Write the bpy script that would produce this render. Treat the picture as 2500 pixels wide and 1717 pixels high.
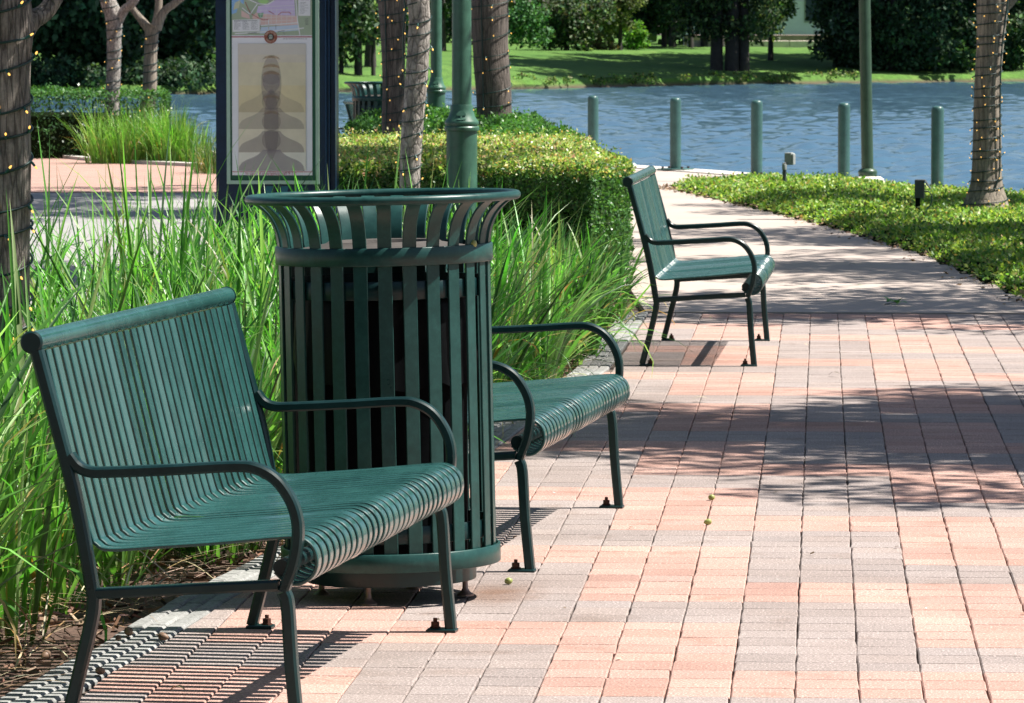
import bpy, math, random
import numpy as np
from mathutils import Vector, Matrix
rnd = random.Random(7)
R = math.radians
scn = bpy.context.scene
for o in list(bpy.data.objects): bpy.data.objects.remove(o)
col = scn.collection

# ------------------------------------------------------------------ camera, sky, sun, exposure
FPX, HC, KP = 12000.0, 1.43, 2500/2324.0
yaw = math.atan(755/FPX); pitch = math.atan((858.5-97)/FPX)
cam_d = bpy.data.cameras.new('camera'); cam = bpy.data.objects.new('camera', cam_d); col.objects.link(cam)
cam.location = (0, 0, HC)
cam.rotation_euler = (math.pi/2-pitch, 0, yaw)
cam_d.sensor_width = 36; cam_d.lens = 36*FPX/2500; cam_d.clip_start = .5; cam_d.clip_end = 3000
cam_d.dof.use_dof = True; cam_d.dof.focus_distance = 13.0; cam_d.dof.aperture_fstop = 38
scn.camera = cam
SUN_EL, SUN_AZ = R(57.5), R(6.0)          # azimuth measured from +X towards +Y
world = bpy.data.worlds.new('World'); scn.world = world; world.use_nodes = True
nt = world.node_tree; bg = nt.nodes['Background']
sky = nt.nodes.new('ShaderNodeTexSky'); sky.sky_type = 'NISHITA'; sky.sun_disc = False
sky.sun_elevation = SUN_EL; sky.sun_rotation = math.pi/2 - SUN_AZ
sky.air_density = 1.0; sky.dust_density = 1.2; sky.ozone_density = 1.5
nt.links.new(sky.outputs[0], bg.inputs[0]); bg.inputs[1].default_value = .05
sd = bpy.data.lights.new('sun', 'SUN'); sd.energy = 5.0; sd.angle = R(.5); sd.color = (1, .955, .88)
sun = bpy.data.objects.new('sun', sd); col.objects.link(sun)
sdir = Vector((math.cos(SUN_EL)*math.cos(SUN_AZ), math.cos(SUN_EL)*math.sin(SUN_AZ), math.sin(SUN_EL)))
sun.rotation_euler = sdir.to_track_quat('Z', 'Y').to_euler(); sun.location = (20, 10, 30)
scn.view_settings.view_transform = 'Standard'; scn.view_settings.look = 'None'
scn.view_settings.exposure = 1.0; scn.view_settings.gamma = 1

# ------------------------------------------------------------------ helpers
_f = np.array([-math.sin(yaw)*math.cos(pitch), math.cos(yaw)*math.cos(pitch), -math.sin(pitch)])
_r = np.array([math.cos(yaw), math.sin(yaw), 0]); _u = np.cross(_r, _f)
def ray(x, y): return _f*FPX + _r*(x*KP-1250) - _u*(y*KP-858.5)
def G(x, y, z=0.0):                         # a point of the ground plan read off the photograph
    d = ray(x, y); t = (z-HC)/d[2]; return d[0]*t, d[1]*t
def At(x, y, Y):                            # the point at a known distance
    d = ray(x, y); t = Y/d[1]; return d[0]*t, Y, HC+d[2]*t

class MB:
    def __init__(s): s.v = []; s.f = []; s.c = []; s.mi = []
    def add(s, vs, fs, c=None, mi=0):
        b = len(s.v); s.v += [tuple(p) for p in vs]
        for f in fs: s.f.append(tuple(i+b for i in f)); s.c.append(c); s.mi.append(mi)
    def box(s, x0, x1, y0, y1, z0, z1, c=None, mi=0, bev=0):
        if bev:
            b = bev
            top = [(x0+b, y0+b, z1), (x1-b, y0+b, z1), (x1-b, y1-b, z1), (x0+b, y1-b, z1)]
            mid = [(x0, y0, z1-b), (x1, y0, z1-b), (x1, y1, z1-b), (x0, y1, z1-b)]
            bot = [(x0, y0, z0), (x1, y0, z0), (x1, y1, z0), (x0, y1, z0)]
            f = [(8, 9, 10, 11)]
            for i in range(4):
                j = (i+1) % 4; f += [(i, j, 4+j, 4+i), (4+i, 4+j, 8+j, 8+i)]
            s.add(bot+mid+top, f+[(3, 2, 1, 0)], c, mi); return
        v = [(x, y, z) for z in (z0, z1) for y in (y0, y1) for x in (x0, x1)]
        s.add(v, [(0, 2, 3, 1), (4, 5, 7, 6), (0, 1, 5, 4), (1, 3, 7, 5), (3, 2, 6, 7), (2, 0, 4, 6)], c, mi)
    def tube(s, path, r, n=10, cap=True, c=None, mi=0, closed=False):
        P = [Vector(p) for p in path]; m = len(P); rs = r if hasattr(r, '__len__') else [r]*m
        vs = []; up = Vector((0, 0, 1)); prev = None
        for i in range(m):
            if closed: t = P[(i+1) % m]-P[i-1]
            else: t = P[min(i+1, m-1)]-P[max(i-1, 0)]
            t.normalize()
            if prev is None:
                a = t.cross(up)
                if a.length < 1e-3: a = t.cross(Vector((1, 0, 0)))
                a.normalize()
            else:
                a = prev - t*prev.dot(t); a.normalize()
            prev = a; b = t.cross(a)
            for k in range(n):
                th = 2*math.pi*k/n; vs.append(P[i]+(a*math.cos(th)+b*math.sin(th))*rs[i])
        f = []
        for i in range(m if closed else m-1):
            j = (i+1) % m
            for k in range(n):
                l = (k+1) % n; f.append((i*n+k, i*n+l, j*n+l, j*n+k))
        if cap and not closed: f += [tuple(range(n))[::-1], tuple((m-1)*n+k for k in range(n))]
        s.add(vs, f, c, mi)
    def lathe(s, prof, n=48, c=None, mi=0, cx=0, cy=0, cap=True):
        vs = []; m = len(prof)
        for r, z in prof:
            for k in range(n):
                th = 2*math.pi*k/n; vs.append((cx+r*math.cos(th), cy+r*math.sin(th), z))
        f = [(i*n+k, i*n+(k+1) % n, (i+1)*n+(k+1) % n, (i+1)*n+k) for i in range(m-1) for k in range(n)]
        if cap:
            if prof[0][0] > 1e-6: f.append(tuple(range(n))[::-1])
            if prof[-1][0] > 1e-6: f.append(tuple((m-1)*n+k for k in range(n)))
        s.add(vs, f, c, mi)
    def prism(s, poly, z0, z1, c=None, mi=0, axis='z'):
        n = len(poly)
        def P(p, h): return (p[0], p[1], h) if axis == 'z' else (p[0], h, p[1])
        vs = [P(p, z0) for p in poly]+[P(p, z1) for p in poly]
        f = [tuple(range(n))[::-1], tuple(range(n, 2*n))]+[(i, (i+1) % n, n+(i+1) % n, n+i) for i in range(n)]
        s.add(vs, f, c, mi)
    def sweep(s, path, wid, thk, y0, ch=.2, tw=0):      # flat bar swept along a path of the x-z plane, width across y
        m = len(path); vs = []; c = ch*min(wid, thk)
        sec = [(-wid/2+c, -thk/2), (wid/2-c, -thk/2), (wid/2, -thk/2+c), (wid/2, thk/2-c), (wid/2-c, thk/2), (-wid/2+c, thk/2), (-wid/2, thk/2-c), (-wid/2, -thk/2+c)]
        for i in range(m):
            a = path[max(i-1, 0)]; b = path[min(i+1, m-1)]; tx, tz = b[0]-a[0], b[1]-a[1]; l = math.hypot(tx, tz) or 1
            nx, nz = -tz/l, tx/l
            for w, t in sec: vs.append((path[i][0]+nx*(t+w*tw), y0+w, path[i][1]+nz*(t+w*tw)))
        f = [(i*8+k, i*8+(k+1) % 8, (i+1)*8+(k+1) % 8, (i+1)*8+k) for i in range(m-1) for k in range(8)]
        f += [tuple(range(8))[::-1], tuple((m-1)*8+k for k in range(8))]
        s.add(vs, f)
    def build(s, name, mats, parent=None, smooth=None, loc=None):
        me = bpy.data.meshes.new(name); me.from_pydata(s.v, [], s.f)
        for m in (mats if isinstance(mats, (list, tuple)) else [mats]): me.materials.append(m)
        if any(s.mi): me.polygons.foreach_set('material_index', s.mi)
        if any(c is not None for c in s.c):
            a = me.color_attributes.new('Col', 'FLOAT_COLOR', 'CORNER'); buf = []
            for f, c in zip(s.f, s.c):
                c = c or (1, 1, 1); buf += [c[0], c[1], c[2], 1]*len(f)
            a.data.foreach_set('color', buf)
        me.update()
        fix_normals(me)
        if smooth is not None:
            me.polygons.foreach_set('use_smooth', [True]*len(s.f))
            try: me.set_sharp_from_angle(angle=R(smooth))
            except Exception: pass
        return obj(name, me, parent, loc)
def fix_normals(me):
    import bmesh
    b = bmesh.new(); b.from_mesh(me); bmesh.ops.recalc_face_normals(b, faces=b.faces); b.to_mesh(me); b.free()
def obj(name, me, parent=None, loc=None):
    o = bpy.data.objects.new(name, me); col.objects.link(o)
    if parent: o.parent = parent
    if loc: o.location = loc
    return o
def tag(o, label=None, cat=None, group=None, kind=None):
    if label: o['label'] = label
    if cat: o['category'] = cat
    if group: o['group'] = group
    if kind: o['kind'] = kind
    return o
def thing(name, label, cat, loc=(0, 0, 0), rz=0, group=None):
    o = bpy.data.objects.new(name, None); col.objects.link(o); o.location = loc; o.rotation_euler = (0, 0, rz)
    o.empty_display_size = .2
    return tag(o, label, cat, group)
def copy_tree(o, parent=None):
    c = o.copy(); col.objects.link(c)
    if parent: c.parent = parent
    for ch in list(o.children): copy_tree(ch, c)
    return c
def bezier(pts, n=6):                      # Catmull-Rom through points, any dimension
    P = [np.array(p, float) for p in pts]; P = [2*P[0]-P[1]]+P+[2*P[-1]-P[-2]]; out = []
    for i in range(1, len(P)-2):
        for k in range(n):
            t = k/n; a, b, c, d = P[i-1:i+3]
            out.append(.5*((2*b)+(-a+c)*t+(2*a-5*b+4*c-d)*t*t+(-a+3*b-3*c+d)*t**3))
    out.append(P[-2]); return [tuple(p) for p in out]
def quads_mesh(name, V, C, mat, faces_per=None):    # V (N,4,3) leaves, C (N,3)
    N = len(V); me = bpy.data.meshes.new(name)
    me.vertices.add(N*4); me.vertices.foreach_set('co', V.reshape(-1).astype(np.float32))
    me.loops.add(N*4); me.loops.foreach_set('vertex_index', np.arange(N*4, dtype=np.int32))
    me.polygons.add(N); me.polygons.foreach_set('loop_start', np.arange(0, N*4, 4, dtype=np.int32))
    me.update()
    a = me.color_attributes.new('Col', 'FLOAT_COLOR', 'POINT')
    c4 = np.ones((N, 4, 4), np.float32); c4[:, :, :3] = C[:, None, :]
    a.data.foreach_set('color', c4.reshape(-1)); me.materials.append(mat); me.update(); me.validate()
    return me
def leaves(name, P, size, C, mat, rs, asp=.5, upbias=.3, droop=0, nrm=None):
    N = len(P); d = rs.normal(size=(N, 3)); d[:, 2] -= droop; d /= np.linalg.norm(d, axis=1)[:, None]
    n = rs.normal(size=(N, 3)); n[:, 2] += upbias*2
    if nrm is not None: n += nrm*1.2
    s = np.cross(d, n); s /= np.linalg.norm(s, axis=1)[:, None]+1e-9
    L = size*rs.uniform(.6, 1.3, N)[:, None]; w = L*asp*.5
    m = np.cross(s, d)
    V = np.stack([P, P+d*L*.5+s*w-m*L*.06, P+d*L, P+d*L*.5-s*w-m*L*.06], 1)
    return quads_mesh(name, V, C, mat)
def ribbons(name, base, az, lean, curl, length, width, C0, C1, mat, rs, S=7, fold=.35, twist=.5):
    N = len(base); t = np.linspace(0, 1, S+1)
    pos = np.zeros((N, S+1, 3)); pos[:, 0] = base; dirs = np.zeros((N, S+1, 3))
    for i in range(S+1):
        th = lean + curl*t[i]**1.6                      # angle from vertical
        dirs[:, i] = np.stack([np.sin(th)*np.cos(az), np.sin(th)*np.sin(az), np.cos(th)], 1)
        if i: pos[:, i] = pos[:, i-1]+dirs[:, i]*(length/S)[:, None]
    tw = az+math.pi/2+rs.normal(0, twist, N)
    side = np.stack([np.cos(tw), np.sin(tw), np.zeros(N)], 1)
    prof = np.minimum(1, .55+t*1.6)*np.clip((1-t)**.55, .02, 1)
    V = np.zeros((N, S+1, 3, 3)); nn = np.cross(side[:, None, :].repeat(S+1, 1), dirs)
    nn /= np.linalg.norm(nn, axis=2)[..., None]+1e-9
    w = (width[:, None]*prof[None])[..., None]*.5
    V[:, :, 0] = pos-side[:, None]*w; V[:, :, 1] = pos+nn*w*fold; V[:, :, 2] = pos+side[:, None]*w
    idx = np.arange(N*(S+1)*3).reshape(N, S+1, 3)
    q = np.stack([np.stack([idx[:, :-1, k], idx[:, :-1, k+1], idx[:, 1:, k+1], idx[:, 1:, k]], -1) for k in (0, 1)], 2).reshape(-1, 4)
    me = bpy.data.meshes.new(name); me.vertices.add(N*(S+1)*3); me.vertices.foreach_set('co', V.reshape(-1).astype(np.float32))
    M = len(q); me.loops.add(M*4); me.loops.foreach_set('vertex_index', q.reshape(-1).astype(np.int32))
    me.polygons.add(M); me.polygons.foreach_set('loop_start', np.arange(0, M*4, 4, dtype=np.int32))
    me.polygons.foreach_set('use_smooth', np.ones(M, bool)); me.update()
    a = me.color_attributes.new('Col', 'FLOAT_COLOR', 'POINT')
    c4 = np.ones((N, S+1, 3, 4), np.float32); tt = t[None, :, None, None]
    c4[..., :3] = C0[:, None, None, :]*(1-tt)+C1[:, None, None, :]*tt
    a.data.foreach_set('color', c4.reshape(-1)); me.materials.append(mat); me.update(); me.validate()
    return me
def jitcol(rs, N, cols, w=None, s=.18):
    cols = np.array(cols); k = rs.choice(len(cols), N, p=w); c = cols[k]*np.exp(rs.normal(0, s, (N, 1)))
    return np.clip(c*np.exp(rs.normal(0, .06, (N, 3))), 0, 1)
def inpoly(x, y, poly):
    ins = np.zeros(len(x), bool); n = len(poly)
    for i in range(n):
        x0, y0 = poly[i]; x1, y1 = poly[(i+1) % n]
        c = ((y0 > y) != (y1 > y)) & (x < (x1-x0)*(y-y0)/((y1-y0) or 1e-9)+x0); ins ^= c
    return ins
def edgedist(x, y, poly):
    d = np.full(len(x), 1e9); n = len(poly)
    for i in range(n):
        a = np.array(poly[i]); b = np.array(poly[(i+1) % n]); ab = b-a
        t = np.clip(((x-a[0])*ab[0]+(y-a[1])*ab[1])/(ab@ab), 0, 1)
        d = np.minimum(d, np.hypot(x-a[0]-t*ab[0], y-a[1]-t*ab[1]))
    return d

# ------------------------------------------------------------------ materials
def newmat(name):
    m = bpy.data.materials.new(name); m.use_nodes = True
    return m, m.node_tree, m.node_tree.nodes['Principled BSDF']
def N_(nt, t, **k):
    n = nt.nodes.new(t)
    for a, b in k.items(): setattr(n, a, b)
    return n
def noise(nt, scale, detail=4, rough=.6, vec=None, coord='Object'):
    n = N_(nt, 'ShaderNodeTexNoise'); n.inputs['Scale'].default_value = scale; n.inputs['Detail'].default_value = detail; n.inputs['Roughness'].default_value = rough
    if vec is None: vec = N_(nt, 'ShaderNodeTexCoord').outputs[coord]
    nt.links.new(vec, n.inputs['Vector']); return n
def ramp(nt, src, stops):
    r = N_(nt, 'ShaderNodeValToRGB'); e = r.color_ramp.elements
    while len(e) < len(stops): e.new(.5)
    for i, (p, c) in enumerate(stops): e[i].position = p; e[i].color = (c[0], c[1], c[2], 1) if hasattr(c, '__len__') else (c, c, c, 1)
    nt.links.new(src, r.inputs[0]); return r
def bump(nt, b, h, strength=.3, dist=.01):
    n = N_(nt, 'ShaderNodeBump'); n.inputs['Strength'].default_value = strength; n.inputs['Distance'].default_value = dist
    nt.links.new(h, n.inputs['Height']); nt.links.new(n.outputs[0], b.inputs['Normal']); return n
def mult(nt, a, b):
    m = N_(nt, 'ShaderNodeMix', data_type='RGBA', blend_type='MULTIPLY'); m.inputs[0].default_value = 1
    nt.links.new(a, m.inputs[6]); nt.links.new(b, m.inputs[7]); return m.outputs[2]
def painted(name, base, rough=.32, dust=.5, coat=.25, spec=.5):
    m, t, b = newmat(name)
    n = noise(t, 9, 6, .7); r = ramp(t, n.outputs[0], [(.28, tuple(x*.72 for x in base)), (.72, tuple(min(1, x*1.28) for x in base))])
    n2 = noise(t, 55, 4, .75); r2 = ramp(t, n2.outputs[0], [(.45, (1, 1, 1)), (.8, (1+dust, 1+dust*.9, 1+dust*.8))])
    t.links.new(mult(t, r.outputs[0], r2.outputs[0]), b.inputs['Base Color'])
    rr = ramp(t, n.outputs[0], [(.3, rough*.75), (.75, rough*1.35)]); t.links.new(rr.outputs[0], b.inputs['Roughness'])
    b.inputs['Coat Weight'].default_value = coat; b.inputs['Coat Roughness'].default_value = .18
    b.inputs['Specular IOR Level'].default_value = spec
    bump(t, b, n2.outputs[0], .06, .004); return m
def plain(name, base, rough=.6, metal=0, var=.15, scale=20, bmp=.1):
    m, t, b = newmat(name); n = noise(t, scale, 5, .65)
    r = ramp(t, n.outputs[0], [(.25, tuple(x*(1-var) for x in base)), (.75, tuple(min(1, x*(1+var)) for x in base))])
    t.links.new(r.outputs[0], b.inputs['Base Color']); b.inputs['Roughness'].default_value = rough; b.inputs['Metallic'].default_value = metal
    if bmp: bump(t, b, n.outputs[0], bmp, .01)
    return m
def leafmat(name, rough=.42, trans=.35, spec=.45, tint=(1.25, 1.25, .55)):
    m, t, b = newmat(name); a = N_(t, 'ShaderNodeVertexColor', layer_name='Col')
    t.links.new(a.outputs[0], b.inputs['Base Color']); b.inputs['Roughness'].default_value = rough; b.inputs['Specular IOR Level'].default_value = spec
    tr = N_(t, 'ShaderNodeBsdfTranslucent'); mm = N_(t, 'ShaderNodeMix', data_type='RGBA', blend_type='MULTIPLY'); mm.inputs[0].default_value = 1
    t.links.new(a.outputs[0], mm.inputs[6]); mm.inputs[7].default_value = (*[x*1.3 for x in tint], 1); t.links.new(mm.outputs[2], tr.inputs[0])
    mx = N_(t, 'ShaderNodeMixShader'); mx.inputs[0].default_value = trans
    t.links.new(b.outputs[0], mx.inputs[1]); t.links.new(tr.outputs[0], mx.inputs[2]); t.links.new(mx.outputs[0], t.nodes['Material Output'].inputs[0]); return m
STAIN = (-.84, 12.62, 0)
def attrmat(name, rough=.8, scale=60, var=.3, bmp=.3, dist=.004, speck=0, spec=.4):
    m, t, b = newmat(name); a = N_(t, 'ShaderNodeVertexColor', layer_name='Col')
    n = noise(t, scale, 6, .7); r = ramp(t, n.outputs[0], [(.25, 1-var), (.75, 1+var)])
    out = mult(t, a.outputs[0], r.outputs[0])
    if speck:
        n2 = noise(t, scale*1.9, 2, .5); r2 = ramp(t, n2.outputs[0], [(.30, .60), (.42, .96), (.56, 1.0), (.66, 1+speck)])
        out = mult(t, out, r2.outputs[0])
        tc = N_(t, 'ShaderNodeTexCoord'); vm = N_(t, 'ShaderNodeVectorMath', operation='SUBTRACT'); t.links.new(tc.outputs['Object'], vm.inputs[0]); vm.inputs[1].default_value = STAIN
        ws = N_(t, 'ShaderNodeVectorMath', operation='MULTIPLY'); t.links.new(vm.outputs[0], ws.inputs[0]); ws.inputs[1].default_value = (1, .55, 0); ln = N_(t, 'ShaderNodeVectorMath', operation='LENGTH'); t.links.new(ws.outputs[0], ln.inputs[0])
        nw = noise(t, 9, 4, .6); aw = N_(t, 'ShaderNodeMath', operation='MULTIPLY_ADD'); t.links.new(nw.outputs[0], aw.inputs[0]); aw.inputs[1].default_value = .16; t.links.new(ln.outputs['Value'], aw.inputs[2])
        rs_ = ramp(t, aw.outputs[0], [(.10, (.66, .50, .40)), (.24, (1, 1, 1))]); out = mult(t, out, rs_.outputs[0])
        n4 = noise(t, 4.5, 3, .5); r4 = ramp(t, n4.outputs[0], [(.60, (1, 1, 1)), (.72, (.84, .80, .77))]); out = mult(t, out, r4.outputs[0])
        n3 = noise(t, .9, 4, .6); r3 = ramp(t, n3.outputs[0], [(.3, (.80, .77, .75)), (.5, (1, 1, 1)), (.7, (1.08, 1.08, 1.08))]); out = mult(t, out, r3.outputs[0])
    t.links.new(out, b.inputs['Base Color']); b.inputs['Roughness'].default_value = rough; b.inputs['Specular IOR Level'].default_value = spec
    bump(t, b, n.outputs[0], bmp, dist); return m
def barkmat(name, dark, light, sx=14, sz=3.0, bmp=.9, fine=90):
    m, t, b = newmat(name); tc = N_(t, 'ShaderNodeTexCoord'); mp = N_(t, 'ShaderNodeMapping'); mp.inputs['Scale'].default_value = (sx, sx, sz)
    t.links.new(tc.outputs['Object'], mp.inputs[0])
    n = noise(t, 1.6, 8, .68, mp.outputs[0]); n2 = noise(t, fine, 5, .7)
    v = N_(t, 'ShaderNodeTexVoronoi', feature='DISTANCE_TO_EDGE'); v.inputs['Scale'].default_value = 2.2
    nm = N_(t, 'ShaderNodeMix', data_type='VECTOR'); nm.inputs[0].default_value = .25; t.links.new(mp.outputs[0], nm.inputs[4]); t.links.new(n.outputs['Color'], nm.inputs[5]); t.links.new(nm.outputs[1], v.inputs['Vector'])
    r = ramp(t, n.outputs[0], [(.28, dark), (.72, light)]); r2 = ramp(t, v.outputs[0], [(.0, .55), (.10, 1.0)]); r3 = ramp(t, n2.outputs[0], [(.3, .75), (.7, 1.2)])
    t.links.new(mult(t, mult(t, r.outputs[0], r2.outputs[0]), r3.outputs[0]), b.inputs['Base Color']); b.inputs['Roughness'].default_value = .9
    ad = N_(t, 'ShaderNodeMath', operation='ADD'); t.links.new(n.outputs[0], ad.inputs[0]); t.links.new(r2.outputs[0], ad.inputs[1]); bump(t, b, ad.outputs[0], bmp, .012); return m
def emis(name, c, s):
    m, t, b = newmat(name); b.inputs['Emission Color'].default_value = (*c, 1); b.inputs['Emission Strength'].default_value = s; b.inputs['Base Color'].default_value = (*c, 1)
    lw = N_(t, 'ShaderNodeLayerWeight'); r = ramp(t, lw.outputs['Facing'], [(0, (1, .62, .18)), (1, c)]); t.links.new(r.outputs[0], b.inputs['Emission Color']); return m

GREEN_LIT = (.021, .084, .078)  # bench slats: the shared green paint, lightened as if sunlit
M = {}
M['green'] = painted('green_lit_paint', GREEN_LIT, .26, .35, .55); M['bin'] = painted('green_shaded_bin', (.0125, .053, .048), .36, .5, .10, .3)  # bin: same paint as the slats, its shade darkened into the colour
M['green_shaded'] = painted('green_shaded_frame', (.0045, .024, .025), .34, .3, .1, .3)  # same paint again, with the shade of frames and inner bands in it
M['lamp_green'] = painted('lamp_post_paint', (.040, .118, .078), .45, .2, .1)
M['pole_olive'] = painted('olive_pole_paint', (.032, .070, .036), .42, .2, .1)
M['bollard'] = painted('bollard_paint', (.042, .108, .098), .4, .5, .1)
M['rust'] = plain('rusty_steel', (.09, .035, .022), .85, .3, .5, 120, .4)
M['steel'] = plain('dull_steel', (.30, .22, .19), .5, .7, .2, 60)
M['black'] = plain('black_liner', (.004, .005, .006), .85, 0, .3, 30)
for k_ in ('black',): M[k_].node_tree.nodes['Principled BSDF'].inputs['Specular IOR Level'].default_value = .05
M['lid'] = plain('dusty_lid', (.06, .052, .046), .75, 0, .25, 40)
M['leaf'] = leafmat('leaf'); M['leaf_far'] = leafmat('far_leaf', .6, .3, .3)
M['hedge'] = leafmat('glossy_leaf', .36, .3, .4); M['cover'] = leafmat('cover_leaf', .42, .35, .35)
M['grass'] = leafmat('blade', .36, .40, .5, (1.0, 1.45, .5))
M['paver'] = attrmat('paver', .88, 95, .24, .9, .004, .9)
M['kerbpaver'] = attrmat('grey_paver', .9, 60, .22, .5, .003, .3)
M['chips'] = attrmat('mulch_chip', .9, 40, .3, .3)
M['straw'] = attrmat('straw', .8, 40, .2, .1)
M['bark_dark'] = barkmat('fissured_bark', (.06, .05, .043), (.46, .395, .34), 30, 3.2, 1.0)
M['bark_grey'] = barkmat('grey_bark', (.12, .105, .095), (.52, .475, .43), 18, 8, .8)
M['bark_mid'] = barkmat('striated_bark', (.05, .042, .038), (.22, .18, .155), 30, 2.2, .8)
M['bark_tan'] = barkmat('tan_bark', (.15, .125, .10), (.44, .37, .295), 18, 1.6, .5)
M['bark_far'] = plain('far_bark', (.045, .038, .036), .9, 0, .4, 4, .2)
M['wire'] = plain('green_wire', (.008, .035, .03), .5, 0, .2, 50, 0)
M['socket'] = plain('green_socket', (.02, .10, .085), .4, 0, .2, 50, 0)
M['bulb'] = emis('warm_bulb', (1, .50, .07), .75)
M['navy'] = painted('navy_paint', (.005, .020, .050), .35, .2, .05, .3)
M['sage'] = plain('sage_frame', (.36, .52, .42), .5, 0, .08, 30, .03)
M['darkgreen'] = plain('poster_border', (.006, .085, .045), .5, 0, .1, 10, 0)
M['teal'] = plain('teal_mark', (.006, .11, .17), .45, 0, .1, 10, 0)
M['pgrey'] = plain('grey_plastic', (.30, .32, .31), .55, 0, .1, 30, .03)
M['pdark'] = plain('dark_grey_plastic', (.055, .065, .07), .55, 0, .15, 30, .03)
M['acorn'] = plain('acorn_shell', (.30, .34, .10), .4, 0, .25, 50, .03)
M['acorn_brown'] = plain('brown_acorn', (.20, .12, .075), .55, 0, .35, 80, .1)
M['cap'] = plain('acorn_cap', (.16, .10, .065), .85, 0, .35, 140, .5)

# ------------------------------------------------------------------ the setting: ground, water, pavements
def lerp(tab, y):
    return float(np.interp(y, [t[0] for t in tab], [t[1] for t in tab]))
BORD = [(8.0, -1.89), (10.77, -1.62), (11.47, -1.56), (12.44, -1.51), (14, -1.36), (17.23, -1.13), (18.4, -1.08), (21.3, -.92), (23.3, -.91), (26.2, -.90)]
bx = lambda y: lerp(BORD, y)
QUAY = [(-140, 190), (-60, 105), (-20, 72), (-8, 62.7), (-3.2, 58.2), (-1.27, 53.8), (.54, 49.2), (1.42, 47), (3.0, 43), (6, 35.5), (10, 25), (16, 5), (20, -30)]
land = QUAY+[(20, -60), (-140, -60)]
sx_, sy_ = 4.2, 9.0

soil = plain('soil', (.105, .062, .045), .95, 0, .45, 45, .8)
g = MB(); g.prism(land, -.9-.8, -.03)
tag(g.build('ground', soil), kind='structure')

def stripmat(name, base, bricks=False, rough=.85):
    m, t, b = newmat(name); n = noise(t, 1.2, 8, .7); n2 = noise(t, 60, 5, .75)
    r = ramp(t, n.outputs[0], [(.25, tuple(x*.85 for x in base)), (.75, tuple(min(1, x*1.12) for x in base))]); r2 = ramp(t, n2.outputs[0], [(.3, .82), (.7, 1.12)])
    out = mult(t, r.outputs[0], r2.outputs[0])
    if bricks:
        tc = N_(t, 'ShaderNodeTexCoord'); bk = N_(t, 'ShaderNodeTexBrick'); t.links.new(tc.outputs['Object'], bk.inputs[0])
        bk.inputs['Scale'].default_value = 2.2; bk.inputs['Color1'].default_value = (.9, .9, .9, 1); bk.inputs['Color2'].default_value = (1.15, 1.05, 1.0, 1); bk.inputs['Mortar'].default_value = (.6, .55, .5, 1); bk.inputs['Mortar Size'].default_value = .012
        out = mult(t, out, bk.outputs[0])
    t.links.new(out, b.inputs['Base Color']); b.inputs['Roughness'].default_value = rough; b.inputs['Specular IOR Level'].default_value = .25
    bump(t, b, n2.outputs[0], .25, .004); return m
conc = stripmat('pink_concrete', (.47, .395, .35)); coping = stripmat('pale_coping', (.62, .58, .52)); asph = stripmat('pale_road', (.33, .315, .31)); pinkbrick = stripmat('pink_brick_field', (.43, .285, .24), True)

# brick pavement: one bevelled block per paver
CW, RW = .1412, .152
g = MB(); jn = .0013
def paver_block(g, p, z, c, b=.003):
    (x0, y0), (x1, y1), (x2, y2), (x3, y3) = p          # near left, near right, far right, far left
    tz = [z+rnd.gauss(0, .0003) for _ in range(4)]
    cx = sum(q[0] for q in p)/4; cy = sum(q[1] for q in p)/4
    def ins(q, d, e): return (q[0]+(d if q[0] < cx else -d), q[1]+(e if q[1] < cy else -e))
    lo = [ins(q, jn, .0013) for q in p]; hi = [ins(q, jn+b, .0013+b*.8) for q in p]
    vs = [(q[0], q[1], -.022) for q in lo]+[(q[0], q[1], tz[i]-b) for i, q in enumerate(lo)]+[(q[0], q[1], tz[i]) for i, q in enumerate(hi)]
    f = [(8, 9, 10, 11)]
    for i in range(4):
        j = (i+1) % 4; f += [(i, j, 4+j, 4+i), (4+i, 4+j, 8+j, 8+i)]
    g.add(vs, f, c)
for r in range(int((8.4-12.476)/RW)-1, int((25.83-12.476)/RW)):
    y0 = 12.476+r*RW; y1 = y0+RW; wob0 = 0
    for c in range(-14, 27):
        xa = -.195+c*CW; xb = xa+CW
        gi = math.floor(c/3); ph = (r-3*gi) % 12
        pink = (gi % 2 == 1) != (ph < 3)
        base = (.428, .272, .226) if pink else (.298, .247, .228)
        if pink and rnd.random() < .3: base = (.405, .245, .20)
        v = math.exp(rnd.gauss(0, .05)); w = rnd.gauss(0, .008)
        cc = (base[0]*v*(1+w), base[1]*v, base[2]*v*(1-w))
        x0n, x0f = max(xa, bx(y0)), max(xa, bx(y1))
        if max(x0n, x0f) > xb-.025: continue
        s = lambda: rnd.gauss(0, .0012)
        paver_block(g, [(x0n+s(), y0), (xb+s(), y0), (xb+s(), y1), (x0f+s(), y1)], rnd.gauss(0, .0003), cc)
o = tag(g.build('brick_pavement', M['paver']), kind='structure')
g = MB(); pts = [(bx(y)-.16, y) for y in np.linspace(8, 25.84, 30)]
g.prism([(3.6, 8), (3.6, 25.84)]+pts[::-1], -.028, -.014)
tag(g.build('joint_sand', plain('joint_sand', (.10, .075, .06), .95, 0, .4, 90, .3)), kind='structure')
# three rows of small grey blocks edging the planting bed
g = MB()
for k in range(3):
    y = 8.0+rnd.random()*.1
    while y < 25.8:
        L = rnd.uniform(.15, .19); ya, yb = y, min(y+L, 25.82); o_ = .003+.0475*(2-k)
        v = math.exp(rnd.gauss(0, .08)); c = (.27*v, .27*v, .26*v)
        paver_block(g, [(bx(ya)-o_-.0475, ya), (bx(ya)-o_, ya), (bx(yb)-o_, yb), (bx(yb)-o_-.0475, yb)], .002+rnd.gauss(0, .0015), c, .006)
        y += L
tag(g.build('edging_blocks', M['kerbpaver']), kind='structure')

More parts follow.
